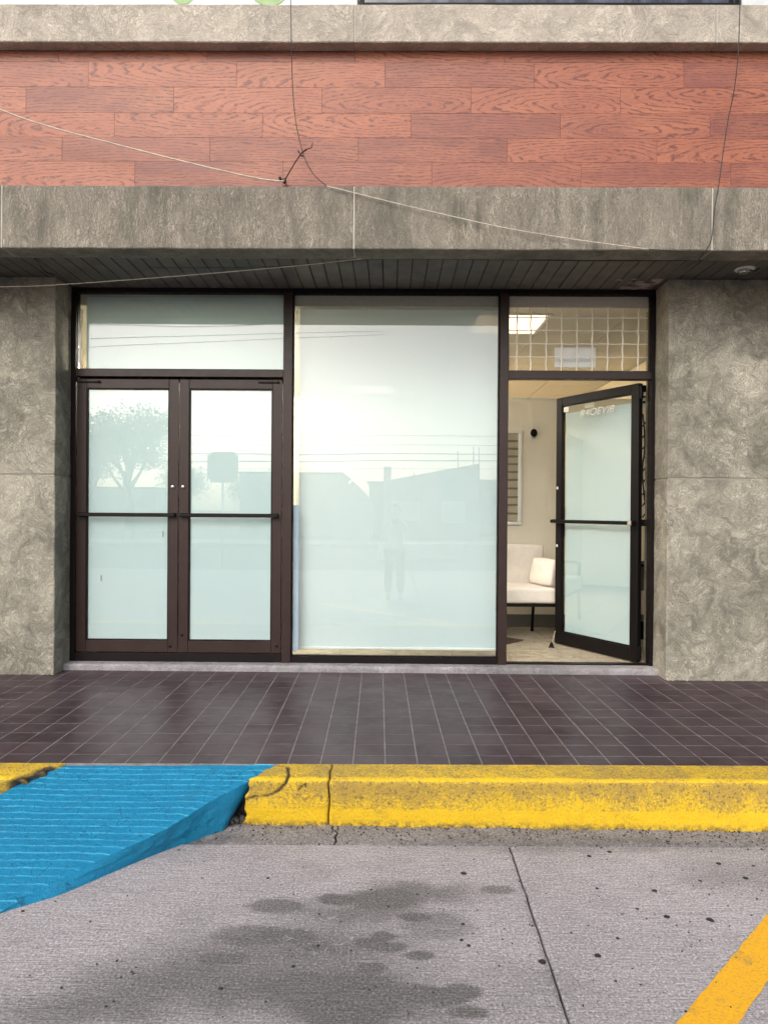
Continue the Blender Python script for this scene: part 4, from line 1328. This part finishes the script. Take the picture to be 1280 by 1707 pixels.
MB().box(RX0, RX1, RB, RB + .1, SZ, CZ).build('back_wall', M['cream'], room)
# ceiling tiles on a grid
MB().box(RX0, RX1 + .1, 5.13, RB + .1, CZ + .012, CZ + .1).build('ceiling', M['ceiling'], room)
CT = .61
PX0 = at(789, 535, 5.40).x
lights = {(0, 0), (-2, 5), (-4, 1), (-4, 3), (-5, 4)}  # the three leftmost are unseen, added to brighten the room
ctm = MB().box(-CT / 2 + .004, CT / 2 - .004, -CT / 2 + .004, CT / 2 - .004, 0, .010, .0015).mesh('ceiling_tile', M['ceiling'])
cy0 = 5.30
MB().box(RX0, RX1, 5.13, cy0 - .004, CZ, CZ + .010).build('ceiling_margin', M['ceiling'], room)
for i in range(-8, 4):
    for j in range(0, 7):
        cx_, cy_ = PX0 + (i + .5) * CT, cy0 + (j + .5) * CT
        if cx_ < RX0 + .2 or cx_ > RX1 - .15: continue
        if (i, j) in lights:
            t = empty('ceiling_light', (cx_, cy_, CZ), {(0, 0): 'lit square ceiling panel seen through the wire grille', (-2, 5): 'lit ceiling panel deep in the room behind the blind',
                      (-4, 1): 'added unseen fill panel over the double doors inside', (-4, 3): 'added unseen fill panel just beyond the partition wall', (-5, 4): 'added unseen fill panel furthest left in the room behind the doors'}[(i, j)], 'ceiling light', 'square ceiling panels')
            MB().box(-CT / 2 + .03, CT / 2 - .03, -CT / 2 + .03, CT / 2 - .03, .002, .008).build('diffuser', M['dimpanel'] if (i, j) == (-2, 5) else M['nearpanel'] if (i, j) == (0, 0) else M['panel'], t)
            f_ = MB(); e_ = CT / 2 - .004; q_ = CT / 2 - .03
            f_.box(-e_, e_, -e_, -q_ - .0005, -.004, .010, .001); f_.box(-e_, e_, q_ + .0005, e_, -.004, .010, .001)
            f_.box(-e_, -q_ - .0005, -q_, q_, -.004, .010, .001); f_.box(q_ + .0005, e_, -q_, q_, -.004, .010, .001)
            f_.build('light_frame', M['white'], t)
        else:
            link('ceiling_tile', ctm, room, (cx_, cy_, CZ + random.uniform(0, .001)))
# partition wall facing the street
pzt = zz(666, PYW)
part = empty('partition_wall', (0, PYW, SZ), 'cream painted partition wall inside, behind the sofa', 'wall')
pao = (0, PYW, SZ)
MB().box(RX0 + .101, RX1 - .001, PYW, PYW + .1, SZ, pzt).build('wall', M['cream'], part, pao)
MB().box(RX0 + .101, RX1 - .001, PYW - .014, PYW - .0005, SZ + .001, zz(1022, PYW), .003).build('skirting', M['grey'], part, pao)
MB().box(RX0 + .101, RX1 - .001, PYW - .006, PYW + .106, pzt + .0005, pzt + .018, .002).build('top_trim', M['white'], part, pao)
# window in the partition
wy = PYW - .03
wa, wb = at(870, 717, wy), at(870, 875, wy)
wi = empty('interior_window', (wa.x - .4, PYW, wb.z), 'white framed window with striped dark blind on the cream wall', 'window')
wio = (wa.x - .4, PYW, wb.z)
X1_, X0_, Z1_, Z0_ = wa.x, wa.x - .85, wa.z, wb.z
for q in ((X0_, X1_, Z1_ - .03, Z1_), (X0_, X1_, Z0_, Z0_ + .03), (X1_ - .035, X1_, Z0_ + .031, Z1_ - .031), (X0_, X0_ + .035, Z0_ + .031, Z1_ - .031)):
    MB().box(q[0], q[1], wy, PYW - .001, q[2], q[3], .003).build('frame', M['white'], wi, wio)
zz_ = Z1_ - .032; k = 0
while zz_ > Z0_ + .04:
    h_ = random.choice((.055, .065)) if k % 2 == 0 else .022
    h_ = min(h_, zz_ - Z0_ - .031)
    MB().box(X0_ + .036, X1_ - .036, PYW - .018 - (.003 if k % 2 else 0), PYW - .008, zz_ - h_ + .001, zz_, .001).build('blind_slat', M['blind2'] if k % 2 == 0 else M['blind'], wi, wio)
    zz_ -= h_; k += 1
# wall camera
wc = at(889, 723, PYW - .04)
cm = empty('wall_camera', (wc.x, PYW, wc.z), 'small black security camera with white base on the cream wall', 'camera')
MB().lathe([(.030, -.0), (.030, -.018), (.02, -.022)], (0.0, 0, -.012), 'Y', 20).build('base', M['white'], cm)
mb = MB(); bmesh.ops.create_uvsphere(mb.bm, u_segments=18, v_segments=12, radius=.034)
for v in mb.bm.verts: v.co = Vector((v.co.x, v.co.y * .8 - .052, v.co.z * 1.2 + .006))
for f in mb.bm.faces: f.smooth = True
mb.build('camera_body', M['black'], cm)
# floor mat corner
tag(MB().prism([(0, 0), (1, 0), (1, .006), (0, .006)], 0, 1).build('floor_mat', M['mat']), 'dark brown floor mat just inside the doorway', 'mat')
fm = bpy.data.objects['floor_mat']
c0 = ground(872, 1068, SZ)
fm.scale = (.55, .55, 1); fm.rotation_euler = (0, 0, math.radians(135)); fm.location = (c0.x, c0.y, SZ + .001)

# ---- sofa
sf = empty('sofa', (at(880, 1000, 6.2).x, 6.2, SZ), 'cream two seat sofa with thin black metal frame against the wall', 'sofa')
sfo = Vector((at(880, 1000, 6.2).x, 6.2, SZ))
sxr = at(927, 985, 6.0).x; sxl = sxr - 1.45
def cushion(x0, x1, y0, y1, z0, z1, puff=.02, r=.03, nseg=3, lean=0.0, tuft=None):
    mb = MB(); mb.box(x0, x1, y0, y1, z0, z1)
    bmesh.ops.bevel(mb.bm, geom=mb.bm.edges[:], offset=r, segments=nseg, affect='EDGES', profile=.6)
    bmesh.ops.subdivide_edges(mb.bm, edges=[e for e in mb.bm.edges if e.calc_length() > .12], cuts=8, use_grid_fill=True)
    cx, cy, cz = (x0 + x1) / 2, (y0 + y1) / 2, (z0 + z1) / 2
    for v in mb.bm.verts:
        u, w2, h = (v.co.x - cx) / (x1 - x0) * 2, (v.co.y - cy) / (y1 - y0) * 2, (v.co.z - cz) / (z1 - z0) * 2
        if tuft == 'z' : v.co.z += puff * (1 - u * u) * (1 - w2 * w2) * (1 if h > 0 else 0)
        if tuft == 'y' :
            v.co.y -= puff * (1 - u * u) * (1 - h * h) * (1 if w2 < 0 else 0)
            dd = ((v.co.x - (x1 - .36)) ** 2 + (v.co.z - (cz + .0)) ** 2) ** .5
            if w2 < 0: v.co.y += .030 * math.exp(-(dd / .06) ** 2)
        v.co += Vector((1, 1, 1)) * .003 * fbm(v.co * 8, 2)
        v.co.y += lean * (v.co.z - z0)
    for f in mb.bm.faces: f.smooth = True
    return mb
cushion(sxl, sxr, 5.96, 6.52, SZ + .335, SZ + .475, .02, .035, tuft='z').build('seat', M['fabric'], sf, sfo)
bxr = at(906, 940, 6.45).x
cushion(sxl, bxr, 6.40, 6.52, SZ + .44, zz(906, 6.48), .02, .03, lean=.12, tuft='y').build('backrest', M['fabric'], sf, sfo)
fm_ = MB()
fm_.box(sxl - .02, sxr + .03, 5.98, 6.01, SZ + .305, SZ + .333, .003)
fm_.box(sxl - .02, sxr + .03, 6.50, 6.53, SZ + .305, SZ + .333, .003)
fm_.box(sxr + .005, sxr + .03, 6.012, 6.498, SZ + .305, SZ + .333, .003)
fm_.build('sofa_frame', M['black'], sf, sfo)
for xx_, y_ in ((sxr - .10, 6.47), (sxr + .015, 6.0), (sxl, 6.47), (sxl, 6.0)):
    MB().tube([(xx_, y_, SZ + .31), (xx_ - .01, y_ + (.02 if y_ > 6.2 else -.01), SZ)], .014, 8).build('leg', M['black'], sf, sfo)
for xx_ in (sxr + .018, sxl - .012):
    MB().tube([(xx_, 6.0, SZ + .30), (xx_, 5.99, SZ + .60), (xx_, 6.05, SZ + .615), (xx_, 6.5, SZ + .615), (xx_, 6.53, SZ + .33)], .013, 8).build('armrest', M['black'], sf, sfo)
# bolster pillow
pc = at(905, 953, 6.15)
pil = empty('pillow', (pc.x, 6.15, pc.z), 'small cream pillow leaning at the right end of the sofa', 'pillow')
mb = MB(); mb.box(-.05, .05, -.17, .17, -.125, .125)
bmesh.ops.subdivide_edges(mb.bm, edges=mb.bm.edges[:], cuts=9, use_grid_fill=True)
for v in mb.bm.verts:
    a_ = v.co.y / .17; b_ = v.co.z / .125
    v.co.x *= max(.12, (1 - abs(a_) ** 3) * (1 - abs(b_) ** 3)) ** .5
    v.co.y *= 1 - .06 * b_ * b_; v.co.z *= 1 - .08 * a_ * a_
for f in mb.bm.faces: f.smooth = True
o = mb.build('cushion', M['fabric'], pil); o.rotation_euler = (0, math.radians(14), math.radians(24))

# ---- things on the wall seen in the slit beside the open door
br = empty('branch_decoration', (2.3, 6.0, 1.0), 'thin dark metal branch decoration in the slit beside the open door', 'decoration')
bro = Vector((2.3, 6.0, 1.0))
mb = MB()
for k in range(9):
    py = 705 + k * 19
    a_ = at(1070, py + 6, 6.0); b_ = at(1077, py - 3, 5.98); c_ = at(1084, py - 4 + random.uniform(-5, 5), 6.0)
    mb.tube(spline([a_, b_, c_]), [.006] * 17, 6)
mb.tube(spline([at(1071, 690, 6.0), at(1074, 740, 6.0), at(1070, 790, 6.0), at(1076, 850, 6.0)]), .007, 6)
mb.build('branch', M['cableb'], br, bro)
bxp = at(1077, 665, 6.0)
bxo = empty('fuse_box', (bxp.x, 6.0, bxp.z), 'small white switch box high in the slit beside the door', 'switch box')
MB().box(-.05, .05, 0, .03, -.08, .08, .004).build('box', M['white'], bxo)
MB().box(-.035, .035, -.006, -.0005, .01, .025, .001).box(-.035, .035, -.006, -.0005, -.04, -.02, .001).build('switch', M['black'], bxo)
chp = at(1077, 985, 6.1)
chb = empty('dark_cabinet', (chp.x + .2, 6.1, SZ), 'dark low cabinet in the slit beside the open door', 'cabinet')
MB().box(-.35, .25, 0, .45, .0, .16, .006).build('plinth', M['black'], chb)
MB().box(-.33, .25, .02, .45, .44, .66, .006).build('body', M['grey'], chb)
MB().box(-.34, .25, 0, .46, .662, .68, .003).build('top', M['black'], chb)
MB().box(-.30, -.26, .02, .06, .161, .439, .002).build('leg', M['black'], chb)

# =================================================================== CABLES ON THE FACADE
def cable(name, pts, r, m, label, group='cables strung on the facade', k=8):
    P_ = spline([at(px, py, Y) for (px, py, Y) in pts], k)
    return tag(MB().tube(P_, r, 7).build(name, m), label, 'cable', group)
cable('cable', [(-30, 170, 4.15), (60, 205, 4.17), (200, 243, 4.19), (340, 278, 4.19), (430, 298, 4.20), (474, 303, 4.20)], .0042, M['cablew'], 'pale cable sloping down across the wood cladding from the left edge')
cable('cable', [(485, -40, 4.12), (486, 60, 4.12), (488, 140, 4.18), (493, 200, 4.2), (505, 255, 4.20), (522, 290, 4.20), (545, 311, 4.20)], .0026, M['cableb'], 'thin black wire hanging over the wood cladding left of centre')
cable('cable', [(545, 311, 4.20), (590, 322, 4.20), (700, 349, 4.195), (840, 380, 4.195), (960, 400, 4.195), (1080, 416, 4.195)], .0030, M['cablew'], 'thin white wire sagging across the concrete beam from the centre')
cable('cable', [(1080, 416, 4.195), (1130, 419, 4.20), (1172, 421, 4.20)], .0026, M['cableb'], 'short black wire end along the lower edge of the beam')
cable('cable', [(1232, -40, 4.12), (1229, 80, 4.12), (1222, 150, 4.16), (1212, 200, 4.20), (1203, 260, 4.20), (1196, 312, 4.20), (1190, 345, 4.205), (1184, 400, 4.205), (1170, 424, 4.22), (1160, 436, 4.40), (1125, 452, 4.7)], .0028, M['cableb'], 'thin dark wire dropping down the facade at the right')
cable('cable', [(-20, 479, 4.6), (80, 476, 4.6), (240, 465, 4.5), (400, 452, 4.45), (520, 441, 4.42), (620, 430, 4.40)], .0030, M['cablew'], 'grey wire sagging below the soffit at the left')
cable('cable', [(200, 424, 4.40), (400, 427, 4.41), (600, 431, 4.41), (800, 433, 4.41), (1000, 435, 4.41), (1170, 434, 4.41), (1330, 432, 4.41)], .0038, M['cableb'], 'black cable running along the front edge of the soffit')
cable('cable', [(250, 447, 4.5), (420, 446, 4.47), (560, 438, 4.43), (640, 432, 4.42)], .0018, M['cableb'], 'hair thin dark wire under the soffit left of centre')
cable('cable', [(45, 421, 4.42), (62, 434, 4.5), (74, 452, 4.7), (92, 458, 4.78)], .0040, M['cableb'], 'twisted dark wire end under the soffit above the left pillar')
bk = empty('cable_bracket', at(475, 302, 4.25), 'rusty wire bracket sticking out of the cladding below centre left', 'bracket')
bko = Vector(bk.location)
MB().tube([at(474, 302, 4.29), at(478, 296, 4.22), at(492, 272, 4.14), at(503, 256, 4.10), at(512, 250, 4.10)], .0045, 6).build('arm', M['rust'], bk, bko)
MB().tube(spline([at(500, 258, 4.10), at(510, 250, 4.09), at(519, 247, 4.08), at(521, 239, 4.08)]), .0035, 6).tube([at(497, 252, 4.10), at(505, 262, 4.10)], .006, 6).build('hook', M['rust'], bk, bko)
MB().lathe([(.012, 0), (.014, -.02), (.008, -.03)], at(475, 304, 4.28), 'Y', 12).build('bolt', M['rust'], bk, bko)
MB().lathe([(.010, 0), (.010, -.02)], at(468, 300, 4.25), 'Y', 10).build('clip', M['black'], bk, bko)

# =================================================================== ACROSS THE STREET (behind the photographer, mirrored in the glass)
def mir(px, py, yb):
    """the point at depth yb (negative: behind the camera) whose mirror image in the glass stands at this pixel"""
    p = at(px, py, 2 * GY - yb); return Vector((p.x, yb, p.z))
def house(px0, px1, py, yb, label, m, roof=None, depth=8):
    a_, b_ = mir(px0, py, yb), mir(px1, py, yb)
    t = empty('house', ((a_.x + b_.x) / 2, yb, 0), label, 'house', 'houses across the street'); oo = ((a_.x + b_.x) / 2, yb, 0)
    if roof is None:
        MB().box(a_.x, b_.x, yb - depth, yb, -.1, a_.z).build('wall', m, t, oo)
        MB().box(a_.x - .15, b_.x + .15, yb - depth, yb + .3, a_.z, a_.z + .12).build('roof', M['roof'], t, oo)
    else:
        poly = [(a_.x, -.1), (b_.x, -.1)] + [(mir(px, py_, yb).x, mir(px, py_, yb).z) for px, py_ in roof]
        MB().prism(poly, yb, yb - depth).build('wall', m, t, oo)
    return t, oo
HB = -25.0
t, oo = house(400, 568, 790, HB - 4, 'flat roofed grey house across the street, leftmost', M['plaster'])
t, oo = house(554, 616, 830, HB + 3, 'small gabled house across the street', plain('cool_plaster', (.40, .42, .43), .8), [(616, 832), (588, 802), (554, 832)])
t, oo = house(650, 800, 790, HB, 'mono pitched pale house across the street', plain('pale_house_plaster', (.44, .46, .47), .8), [(799, 772), (650, 800)])
for (x0, y0, x1, y1) in ((655, 835, 700, 868), (735, 835, 775, 872)):
    a_, b_ = mir(x0, y0, HB + .06), mir(x1, y1, HB + .06)
    w__ = MB().box(a_.x, b_.x, HB + .01, HB + .06, b_.z, a_.z, .01).build('window', M['white'], t, oo)
a_, b_ = mir(640, 778, HB + 1), mir(652, 860, HB + 1)
MB().box(a_.x, b_.x, HB + .2, HB + .8, 0, a_.z).build('chimney', M['plaster'], t, oo)
for px, py in ((763, 752), (789, 745), (798, 745), (690, 788)):
    a_ = mir(px, py, HB - 1); MB().tube([(a_.x, HB - 1, 3), tuple(a_)], .03, 6).build('rebar', M['rust'], t, oo)
t, oo = house(800, 1010, 803, HB - 6, 'low flat house across the street, rightmost', M['plaster'])
t, oo = house(616, 650, 806, HB - 5, 'dark low shed across the street between two houses', M['roof'])
t, oo = house(-260, 260, 812, HB - 8, 'long low wall of a house across the street far left', M['plaster'])
# far side pavement wall
wl_ = mir(630, 905, -10.5); wr2 = mir(772, 943, -10.5)
bw = empty('low_wall', ((wl_.x + wr2.x) / 2, -10.5, 0), 'low white wall across the car park behind the photographer', 'wall')
MB().box(wl_.x, wr2.x, -10.7, -10.5, -.1, wl_.z, .01).build('wall', M['white'], bw, ((wl_.x + wr2.x) / 2, -10.5, 0))

# trees
def tree(px, pytop, yb, rw, label, nleaf, seed):
    random.seed(seed)
    c = mir(px, pytop, yb); H_ = c.z
    t = empty('tree', (c.x, yb, 0), label, 'tree', 'trees across the street')
    mb = MB()
    mb.tube(spline([(0, 0, -.1), (.15, 0, H_ * .25), (-.1, .1, H_ * .45), (.1, 0, H_ * .62)]), [.26 - .008 * k for k in range(25)], 8)
    tips = []
    for k in range(16):
        a_ = random.random() * 2 * PI; e_ = random.uniform(.2, 1.2); L_ = random.uniform(.5, 1) * rw
        z0_ = H_ * random.uniform(.32, .6)
        end = Vector((L_ * math.cos(a_) * math.cos(e_ * .7), L_ * math.sin(a_) * math.cos(e_ * .7), z0_ + (H_ - z0_) * random.uniform(.45, .95)))
        mid = Vector((end.x * .4, end.y * .4, z0_ + (end.z - z0_) * .5)) + Vector((random.gauss(0, .2), random.gauss(0, .2), 0))
        mb.tube(spline([(0, 0, z0_), mid, end], 4), [.10 - .009 * q for q in range(9)], 5)
        tips += [end, mid.lerp(end, .6)]
    mb.build('trunk', M['bark'], t)
    lm = MB()
    for k in range(nleaf):
        b_ = random.choice(tips); p = b_ + Vector((random.gauss(0, .42), random.gauss(0, .42), random.gauss(0, .28)))
        s = random.uniform(.05, .11)
        u_ = Vector((random.gauss(0, 1), random.gauss(0, 1), random.gauss(0, 1))).normalized(); v_ = u_.orthogonal().normalized()
        q = [p + u_ * s, p + v_ * s * .6, p - u_ * s, p - v_ * s * .6]
        lm.bm.faces.new([lm.bm.verts.new(z) for z in q])
    tag(lm.build('crown', M['leaf'], t), kind='stuff')
tree(215, 694, -24, 2.4, 'tall spreading tree across the street at the left', 9000, 3)
tree(150, 720, -27, 1.8, 'second tree across the street, further left', 6000, 5)
tree(305, 785, -30, 1.3, 'short bushy tree across the street', 4000, 8)
tree(420, 796, -30, 1.1, 'small round tree across the street by the houses', 3000, 9)
random.seed(11)
# roadside sign, seen from behind in the reflection
sp_ = mir(372, 779, -6.5)
sgn = empty('road_sign', (sp_.x, -6.5, 0), 'square rounded road sign on a pole behind the photographer', 'sign')
mb = MB(); hw = abs(mir(398, 779, -6.5).x - mir(347, 779, -6.5).x) / 2
mb.box(-hw, hw, -.004, .004, sp_.z - hw, sp_.z + hw)
bmesh.ops.bevel(mb.bm, geom=[e for e in mb.bm.edges if abs(e.verts[0].co.y - e.verts[1].co.y) > .004], offset=.09, segments=5, affect='EDGES')
mb.build('plate', M['signback'], sgn)
MB().tube([(0, -.03, -.1), (0, -.03, sp_.z)], .03, 8).build('pole', M['steel'], sgn)
# power lines
for k, (ya, yb_) in enumerate(((752, 756), (757, 754), (764, 767), (768, 765), (738, 741), (722, 726), (778, 780))):
    a_, m_, b_ = mir(-60, ya, -15), mir(480, (ya + yb_) / 2 + 3, -15), mir(1150, yb_, -15)
    tag(MB().tube(spline([a_, m_, b_], 12), .010 if k not in (0, 3) else .02, 5).build('power_line', M['cableb']), f'black power line across the street, {["third highest", "fourth highest", "third lowest", "second lowest, thick", "second highest", "highest", "lowest"][k]} of seven', 'power line', 'power lines over the street')
for k, (ya, yb_) in enumerate(((567, 552), (582, 558))):
    a_, b_ = mir(60, ya, -2.5), mir(640, yb_, -5)
    tag(MB().tube([a_, b_], .006, 5).build('power_line', M['cableb']), ('upper' if k == 0 else 'lower') + ' service wire running from the street pole to the shop', 'power line', 'service wires to the shop')

# the photographer
ph = empty('person', (.08, -.36, 0), 'person in a grey shirt and dark trousers holding up a phone', 'person')
def skin_body(name, verts, edges, radii, m, parent, sub=1):
    me_ = bpy.data.meshes.new(name); me_.from_pydata(verts, edges, []); me_.materials.append(m)
    o = link(name, me_, parent)
    o.modifiers.new('skin', 'SKIN'); 
    for i, r in enumerate(radii):
        me_.skin_vertices[0].data[i].radius = (r, r) if not isinstance(r, tuple) else r
    me_.skin_vertices[0].data[0].use_root = True
    s_ = o.modifiers.new('sub', 'SUBSURF'); s_.levels = s_.render_levels = sub
    o.modifiers['skin'].use_smooth_shade = True
    return o
V_ = [(0, 0, .78), (0, 0, .95), (0, .0, 1.12), (0, 0, 1.22), (0, .02, 1.29), (0, .03, 1.38),
      (.15, 0, 1.20), (.20, .08, .98), (.10, .26, 1.20), (-.15, 0, 1.20), (-.20, .08, .98), (-.07, .26, 1.20),
      (.09, 0, .74), (.10, .02, .42), (.10, 0, .07), (.10, .12, .03), (-.09, 0, .74), (-.10, .02, .42), (-.10, 0, .07), (-.10, .12, .03)]
E_ = [(0, 1), (1, 2), (2, 3), (3, 4), (4, 5), (3, 6), (6, 7), (7, 8), (3, 9), (9, 10), (10, 11), (0, 12), (12, 13), (13, 14), (14, 15), (0, 16), (16, 17), (17, 18), (18, 19)]
R_ = [(.14, .10), (.125, .09), (.14, .10), (.10, .08), .05, .06, .055, .042, .03, .055, .042, .03, .085, .058, .042, .035, .085, .058, .042, .035]
try:
    if True:
        body = skin_body('body', V_, E_, R_, M['skin'], ph, 2)
        shirtV = V_[0:4] + [V_[6], V_[7], V_[9], V_[10]]
        skin_body('shirt', shirtV, [(0, 1), (1, 2), (2, 3), (3, 4), (4, 5), (3, 6), (6, 7)], [(.155, .115), (.14, .105), (.152, .112), (.11, .09), .066, .055, .066, .055], M['shirt'], ph, 2)
        skin_body('trousers', [V_[0]] + [V_[12], V_[13], (.10, 0, .12), V_[16], V_[17], (-.10, 0, .12)], [(0, 1), (1, 2), (2, 3), (0, 4), (4, 5), (5, 6)], [(.15, .11), .095, .07, .06, .095, .07, .06], M['trousers'], ph, 2)
except Exception as ex:
    print('skin', ex)
mb = MB(); bmesh.ops.create_uvsphere(mb.bm, u_segments=20, v_segments=16, radius=.095)
for v in mb.bm.verts:
    v.co = Vector((v.co.x * .82, v.co.y * .98, v.co.z * 1.18))
    if v.co.y > .06 and abs(v.co.x) < .02 and abs(v.co.z) < .03: v.co.y += .02
    v.co += Vector((0, .03, 1.40))
for f in mb.bm.faces: f.smooth = True
mb.build('head', M['skin'], ph)
mb = MB(); bmesh.ops.create_uvsphere(mb.bm, u_segments=20, v_segments=16, radius=.103)
bmesh.ops.delete(mb.bm, geom=[v for v in mb.bm.verts if v.co.y > .02 and v.co.z < .05], context='VERTS')
for v in mb.bm.verts: v.co = Vector((v.co.x * .85, v.co.y, v.co.z * 1.15)) + Vector((0, .02, 1.41))
for f in mb.bm.faces: f.smooth = True
mb.build('hair', M['hair'], ph)
for sx_ in (1, -1):
    hand = MB()
    hx_ = .085 * sx_
    hand.tube([(hx_ * 1.1, .25, 1.19), (hx_, .27, 1.235), (hx_, .275, 1.27)], [.026, .033, .030], 10)
    for q in range(4):
        z_ = 1.225 + .017 * q
        hand.tube([(hx_, .28, z_), (hx_ - .02 * sx_, .305, z_ + .004), (hx_ - .045 * sx_, .30, z_ + .002)], [.009, .0085, .007], 7)
    hand.tube([(hx_ * .95, .26, 1.245), (hx_ * .7, .25, 1.262), (hx_ * .45, .252, 1.262)], [.011, .010, .008], 7)
    hand.build('hand', M['skin'], ph)
tag(MB().box(.0, .155, -.075, -.067, 1.215, 1.29, .004).build('phone', M['black']), 'black phone held up by the photographer', 'phone')

# across the street: asphalt is the ground sheet; kerbed pavement before the houses
MB().box(-60, 60, HB + 4, HB + 7.5, -.16, 0.0).build('far_pavement', M['step'], road)
